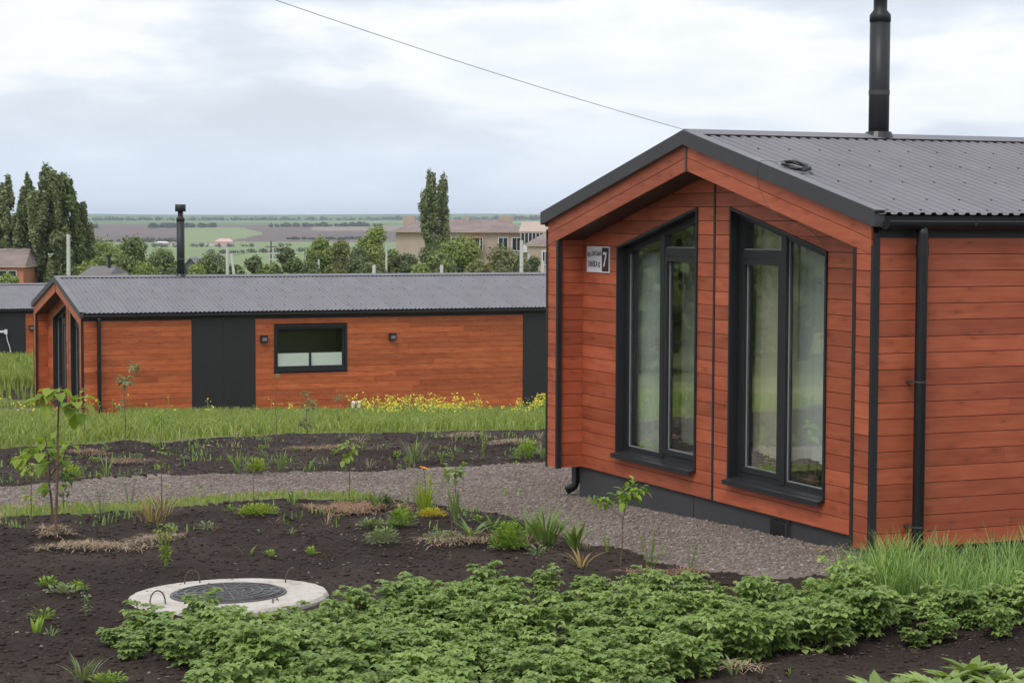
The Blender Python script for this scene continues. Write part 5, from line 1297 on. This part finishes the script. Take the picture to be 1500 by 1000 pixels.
# apartment block
Y0 = 215.0; pL, pR = bx(580, 338, Y0), bx(768, 338, Y0); g0 = tz(0, Y0)
ab = empty('apartment_block', (pL.x, Y0, g0), 0.0, 'two storey beige apartment block with brown hip roof behind the twin poplar', 'building')
Wb = pR.x-pL.x; He = pL.z-g0
MB().box(0, Wb, 0, 9, -1, He).build('wall', 'plaster_beige', ab)
rf = hip_roof(ab, 0, Wb, 0, 9, He, 1.25, 'roof_slate', 3.2)
for cx_, wch in ((1.2, 1.3), (Wb-2.0, 1.5), (Wb*.55, .5)): MB().box(cx_-wch/2, cx_+wch/2, 3.8, 5.2, He+.3, He+1.6).build('chimney', 'plaster_beige', rf)
def bxx(px): return (px-580)/(768-580)*Wb
for fl_z in (He-2.1, He-5.0):
    for px in (645, 668, 700, 737, 757): wall_window(ab, bxx(px)-.55, bxx(px)+.55, fl_z, fl_z+1.45, 0)
bal = MB().box(bxx(684), bxx(704), -1.0, 0, He-2.75, He-1.6).build('balcony', 'plaster_beige', ab)
MB().box(bxx(683), bxx(705), -1.1, 0, He-.75, He-.62).build('balcony_roof', 'brick_orange', bal)
for q in (0, 1): MB().box(bxx(684)+q*(bxx(704)-bxx(684)-.1), bxx(684)+.1+q*(bxx(704)-bxx(684)-.1), -1.0, -.9, He-1.6, He-.75).build('balcony_post', 'plaster_white', bal)
MB().box(-.04, -.001, 1.5, 2.6, He-2.1, He-.7).build('window', 'white_plastic', ab)
# white part next door
pL, pR = bx(763, 340, 205), bx(830, 340, 205); g0 = tz(0, 205)
wb = empty('white_building', (pL.x, 205, g0), 0, 'pale building with glazed white balcony between apartment block and near house', 'building')
Wb2 = pR.x-pL.x; H2_ = bx(763, 339, 205).z-g0
MB().box(0, Wb2, 0, 8, -1, H2_).build('wall', 'plaster_beige', wb); hip_roof(wb, 0, Wb2, 0, 8, H2_, 1.0, 'plaster_beige', .3, .2)
MB().box(0, 2.3, -.8, 0, H2_-2.1, H2_-1.35).build('balcony', 'plaster_white', wb)
for i in range(6): MB().box(.03+i*.38, .36+i*.38, -.78, -.7, H2_-1.34, H2_-.15).build('window', 'dark_glass', wb)
for i in range(7): MB().box(-.02+i*.38, .03+i*.38, -.82, -.7, H2_-1.34, H2_-.15).build('window_post', 'white_plastic', wb)
# small beige house with brown roof
pL, pR = bx(773, 358, 165), bx(840, 358, 165); g0 = tz(0, 165); H3_ = pL.z-g0
sh = empty('small_house', (pL.x, 165, g0), 0, 'small beige house with brown roof peeping out left of the near house', 'house')
MB().box(0, 4, 0, 6, -1, H3_).build('wall', 'plaster_beige', sh); hip_roof(sh, 0, 4, 0, 6, H3_, .9, 'roof_slate', 1.5, .15); wall_window(sh, 1.15, 1.7, H3_-1.7, H3_-.5, 0)
# brick building at far left
pL, pR = bx(-60, 388, 140), bx(34, 388, 140); g0 = tz(0, 140); H4 = pL.z-g0; W4 = pR.x-pL.x
bb = empty('brick_building', (pL.x, 140, g0), 0, 'orange brick building with grey brown roof at the left edge', 'building')
MB().box(0, W4, 0, 7, -1, H4).build('wall', 'brick_orange', bb); hip_roof(bb, 0, W4, 0, 7, H4, 1.1, 'roof_slate', .5, .2)
for px in (-30, 4, 18):
    x_ = (px+60)/94*W4
    o = MB().box(x_-.3, x_+.3, -.04, .02, H4-1.7, H4-.35).build('window', 'plaster_white', bb)
    for q in range(3): MB().box(x_-.26, x_+.26, -.055, -.041, H4-1.66+q*.44, H4-1.66+q*.44+.38).build('pane', 'dark_glass', o)
MB().box(W4-1.2, W4+.2, -1.2, 0, H4-2.0, H4-1.85).build('porch_roof', 'white_plastic', bb)
# grey roofed cottage with thin dark flue, behind the ridge
pL, pR = bx(122, 402, 118), bx(158, 402, 118); g0 = tz(0, 118); H5 = pL.z-g0
ct = empty('cottage', (pL.x, 118, g0), 0, 'low cottage with dull grey roof and dark flue behind the middle house', 'house')
MB().box(0, pR.x-pL.x, 0, 5, -1, H5-.05).build('wall', 'plaster_beige', ct); hip_roof(ct, 0, pR.x-pL.x, 0, 5, H5, .45, 'roof_grey', .2, .2)
fx = bx(150, 398, 118).x-pL.x; f2 = MB().tube([(fx, 2, H5), (fx, 2, H5+1.05)], .10, 10).build('flue_pipe', 'dark_metal', ct); MB().tube([(fx, 2, H5+1.0), (fx, 2, H5+1.15)], .17, 10).build('flue_cap', 'dark_metal', f2)
# blue-grey cottage
pL, pR = bx(271, 388, 180), bx(287, 388, 180); g0 = tz(0, 180); H6 = pL.z-g0
c2 = empty('cottage', (pL.x, 180, g0), 0, 'tiny cottage with steep blue grey roof right of the flue', 'house'); W6 = pR.x-pL.x
MB().prism([(0, -1), (W6, -1), (W6, H6), (W6/2, H6+.55), (0, H6)], 0, 4, 1).build('wall', 'roof_grey', c2)
mb = MB(); mb.hexa([(-.15, -.2, H6-.12), (W6/2, -.2, H6+.58), (W6/2, 4.2, H6+.58), (-.15, 4.2, H6-.12), (-.15, -.2, H6-.02), (W6/2, -.2, H6+.68), (W6/2, 4.2, H6+.68), (-.15, 4.2, H6-.02)])
mb.hexa([(W6/2, -.2, H6+.58), (W6+.15, -.2, H6-.12), (W6+.15, 4.2, H6-.12), (W6/2, 4.2, H6+.58), (W6/2, -.2, H6+.68), (W6+.15, -.2, H6-.02), (W6+.15, 4.2, H6-.02), (W6/2, 4.2, H6+.68)]); mb.build('roof', 'roof_metal', c2)
# farmhouses on the slope
def farm(px0, px1, py_e, py_b, rise_px, wall, roofm, label, nwin=2):
    b = G((px0+px1)/2, py_b); Y = b.y; A = at(px0, py_e, Y); Bq = at(px1, py_e, Y); H_ = A.z-b.z; W_ = Bq.x-A.x
    f = empty('farmhouse', (A.x, Y, b.z), 0, label, 'house'); MB().box(0, W_, 0, W_*.6, -1, H_).build('wall', wall, f)
    hip_roof(f, 0, W_, 0, W_*.6, H_, rise_px*Y/FPX, roofm, W_*.25, .2)
    for i in range(nwin): x_ = W_*(i+.5)/nwin; MB().box(x_-.5, x_+.5, -.1, .02, H_*.25, H_*.75).build('window', 'dark_glass', f)
farm(314, 341, 354, 361, 5, 'plaster_pink', 'plaster_pink', 'pink farmhouse out on the pale field')
farm(297, 313, 356, 359, 2, 'plaster_white', 'roof_slate', 'low pale barn touching the pink farmhouse', 1)
farm(226, 247, 355.5, 359, 2, 'plaster_pink', 'plaster_white', 'long pale shed on the field left of the flue', 1)
farm(249, 258, 356, 359, 2, 'plaster_white', 'roof_slate', 'small shed hidden partly by the flue', 1)

# utility poles
POLES = [(100, 343, 122, .13, 'pole_concrete', 'thick pale concrete pole in front of the left poplars'),
 (333, 362, 130, .11, 'pole_concrete', 'pale concrete pole with a slanting brace right of the flue'),
 (320, 372, 150, .07, 'pole_wood', 'thin pole left of the braced concrete pole'),
 (397, 353, 165, .07, 'pole_wood', 'thin dark pole with crossarm left of centre'),
 (400, 362, 150, .06, 'pole_concrete', 'thin pale pole beside the dark crossarm pole'),
 (467, 380, 140, .08, 'pole_concrete', 'short pale post left of the airy tree'),
 (548, 388, 125, .13, 'pole_concrete', 'short thick concrete post under the airy tree'),
 (566, 360, 140, .08, 'pole_concrete', 'slim pale pole before the apartment block end'),
 (647, 388, 125, .12, 'pole_concrete', 'short thick concrete post under the twin poplar'),
 (764, 352, 135, .14, 'pole_concrete', 'tall concrete pole left of the small beige house'),
 (775, 372, 150, .09, 'pole_concrete', 'pale post between tall pole and near house'),
 (212, 375, 160, .06, 'pole_wood', 'thin wooden pole left of the flue'),
 (795, 382, 130, .12, 'pole_concrete', 'concrete post touching the near house edge')]
tops = []
for (px, ty, Y, r_0, mt_, lab) in POLES:
    t_ = at(px, ty, Y); g0 = tz(t_.x, Y); p = empty('utility_pole', (t_.x, Y, g0), 0, lab, 'pole', 'utility poles behind the middle house'); h = t_.z-g0
    MB().tube([(0, 0, -.5), (0, 0, h)], [r_0*1.15, r_0*.85], 8).build('pole_shaft', mt_, p); tops.append(t_)
    if 'brace' in lab: MB().tube([(1.1, 0, -.5), (.25, 0, h-.4)], [r_0, r_0*.8], 8).build('brace', mt_, p)
    if 'crossarm' in lab: MB().box(-.5, .5, -.04, .04, h-.5, h-.42).build('crossarm', mt_, p); MB().box(-.4, .4, -.04, .04, h-.95, h-.88).build('crossarm', mt_, p)
def wire(A, Bq, sag, label, r_=.012):
    pts = []
    for i in range(21): t = i/20; p = A.lerp(Bq, t); p = Vector(p); p.z -= 4*sag*t*(1-t); pts.append(p)
    tag(MB().tube(pts, r_, 4).build('power_line', 'wire_black'), label, 'wire', 'power lines between the poles')
wire(tops[0]+Vector((0, 0, -.2)), at(-80, 372, 122), .3, 'power line from the thick pale pole to the left edge')
wire(tops[3]+Vector((0, 0, -.5)), at(212, 377, 160), .5, 'power line from the crossarm pole leftwards to the wooden pole')
wire(tops[3]+Vector((0, 0, -.5)), at(566, 374, 140), .5, 'power line from the crossarm pole towards the slim pale pole')
wire(tops[7]+Vector((0, 0, -1.0)), at(764, 378, 135), .5, 'power line before the apartment block between slim and tall poles')
wire(at(647, 391, 125), at(795, 385, 130), .3, 'low power line behind the ridge at right')

# ------------------------------------------------------------------ haze
mt = newmat('haze_air'); pv = nn('ShaderNodeVolumePrincipled'); pv.inputs['Color'].default_value = (0.80, 0.88, 1.0, 1); pv.inputs['Density'].default_value = 1.1e-4
o_ = nn('ShaderNodeOutputMaterial'); L.new(pv.outputs[0], o_.inputs['Volume'])
HZ = MB().box(-9400, 9400, -9400, 9400, -60, 60).build('haze', 'haze_air'); tag(HZ, kind='stuff')
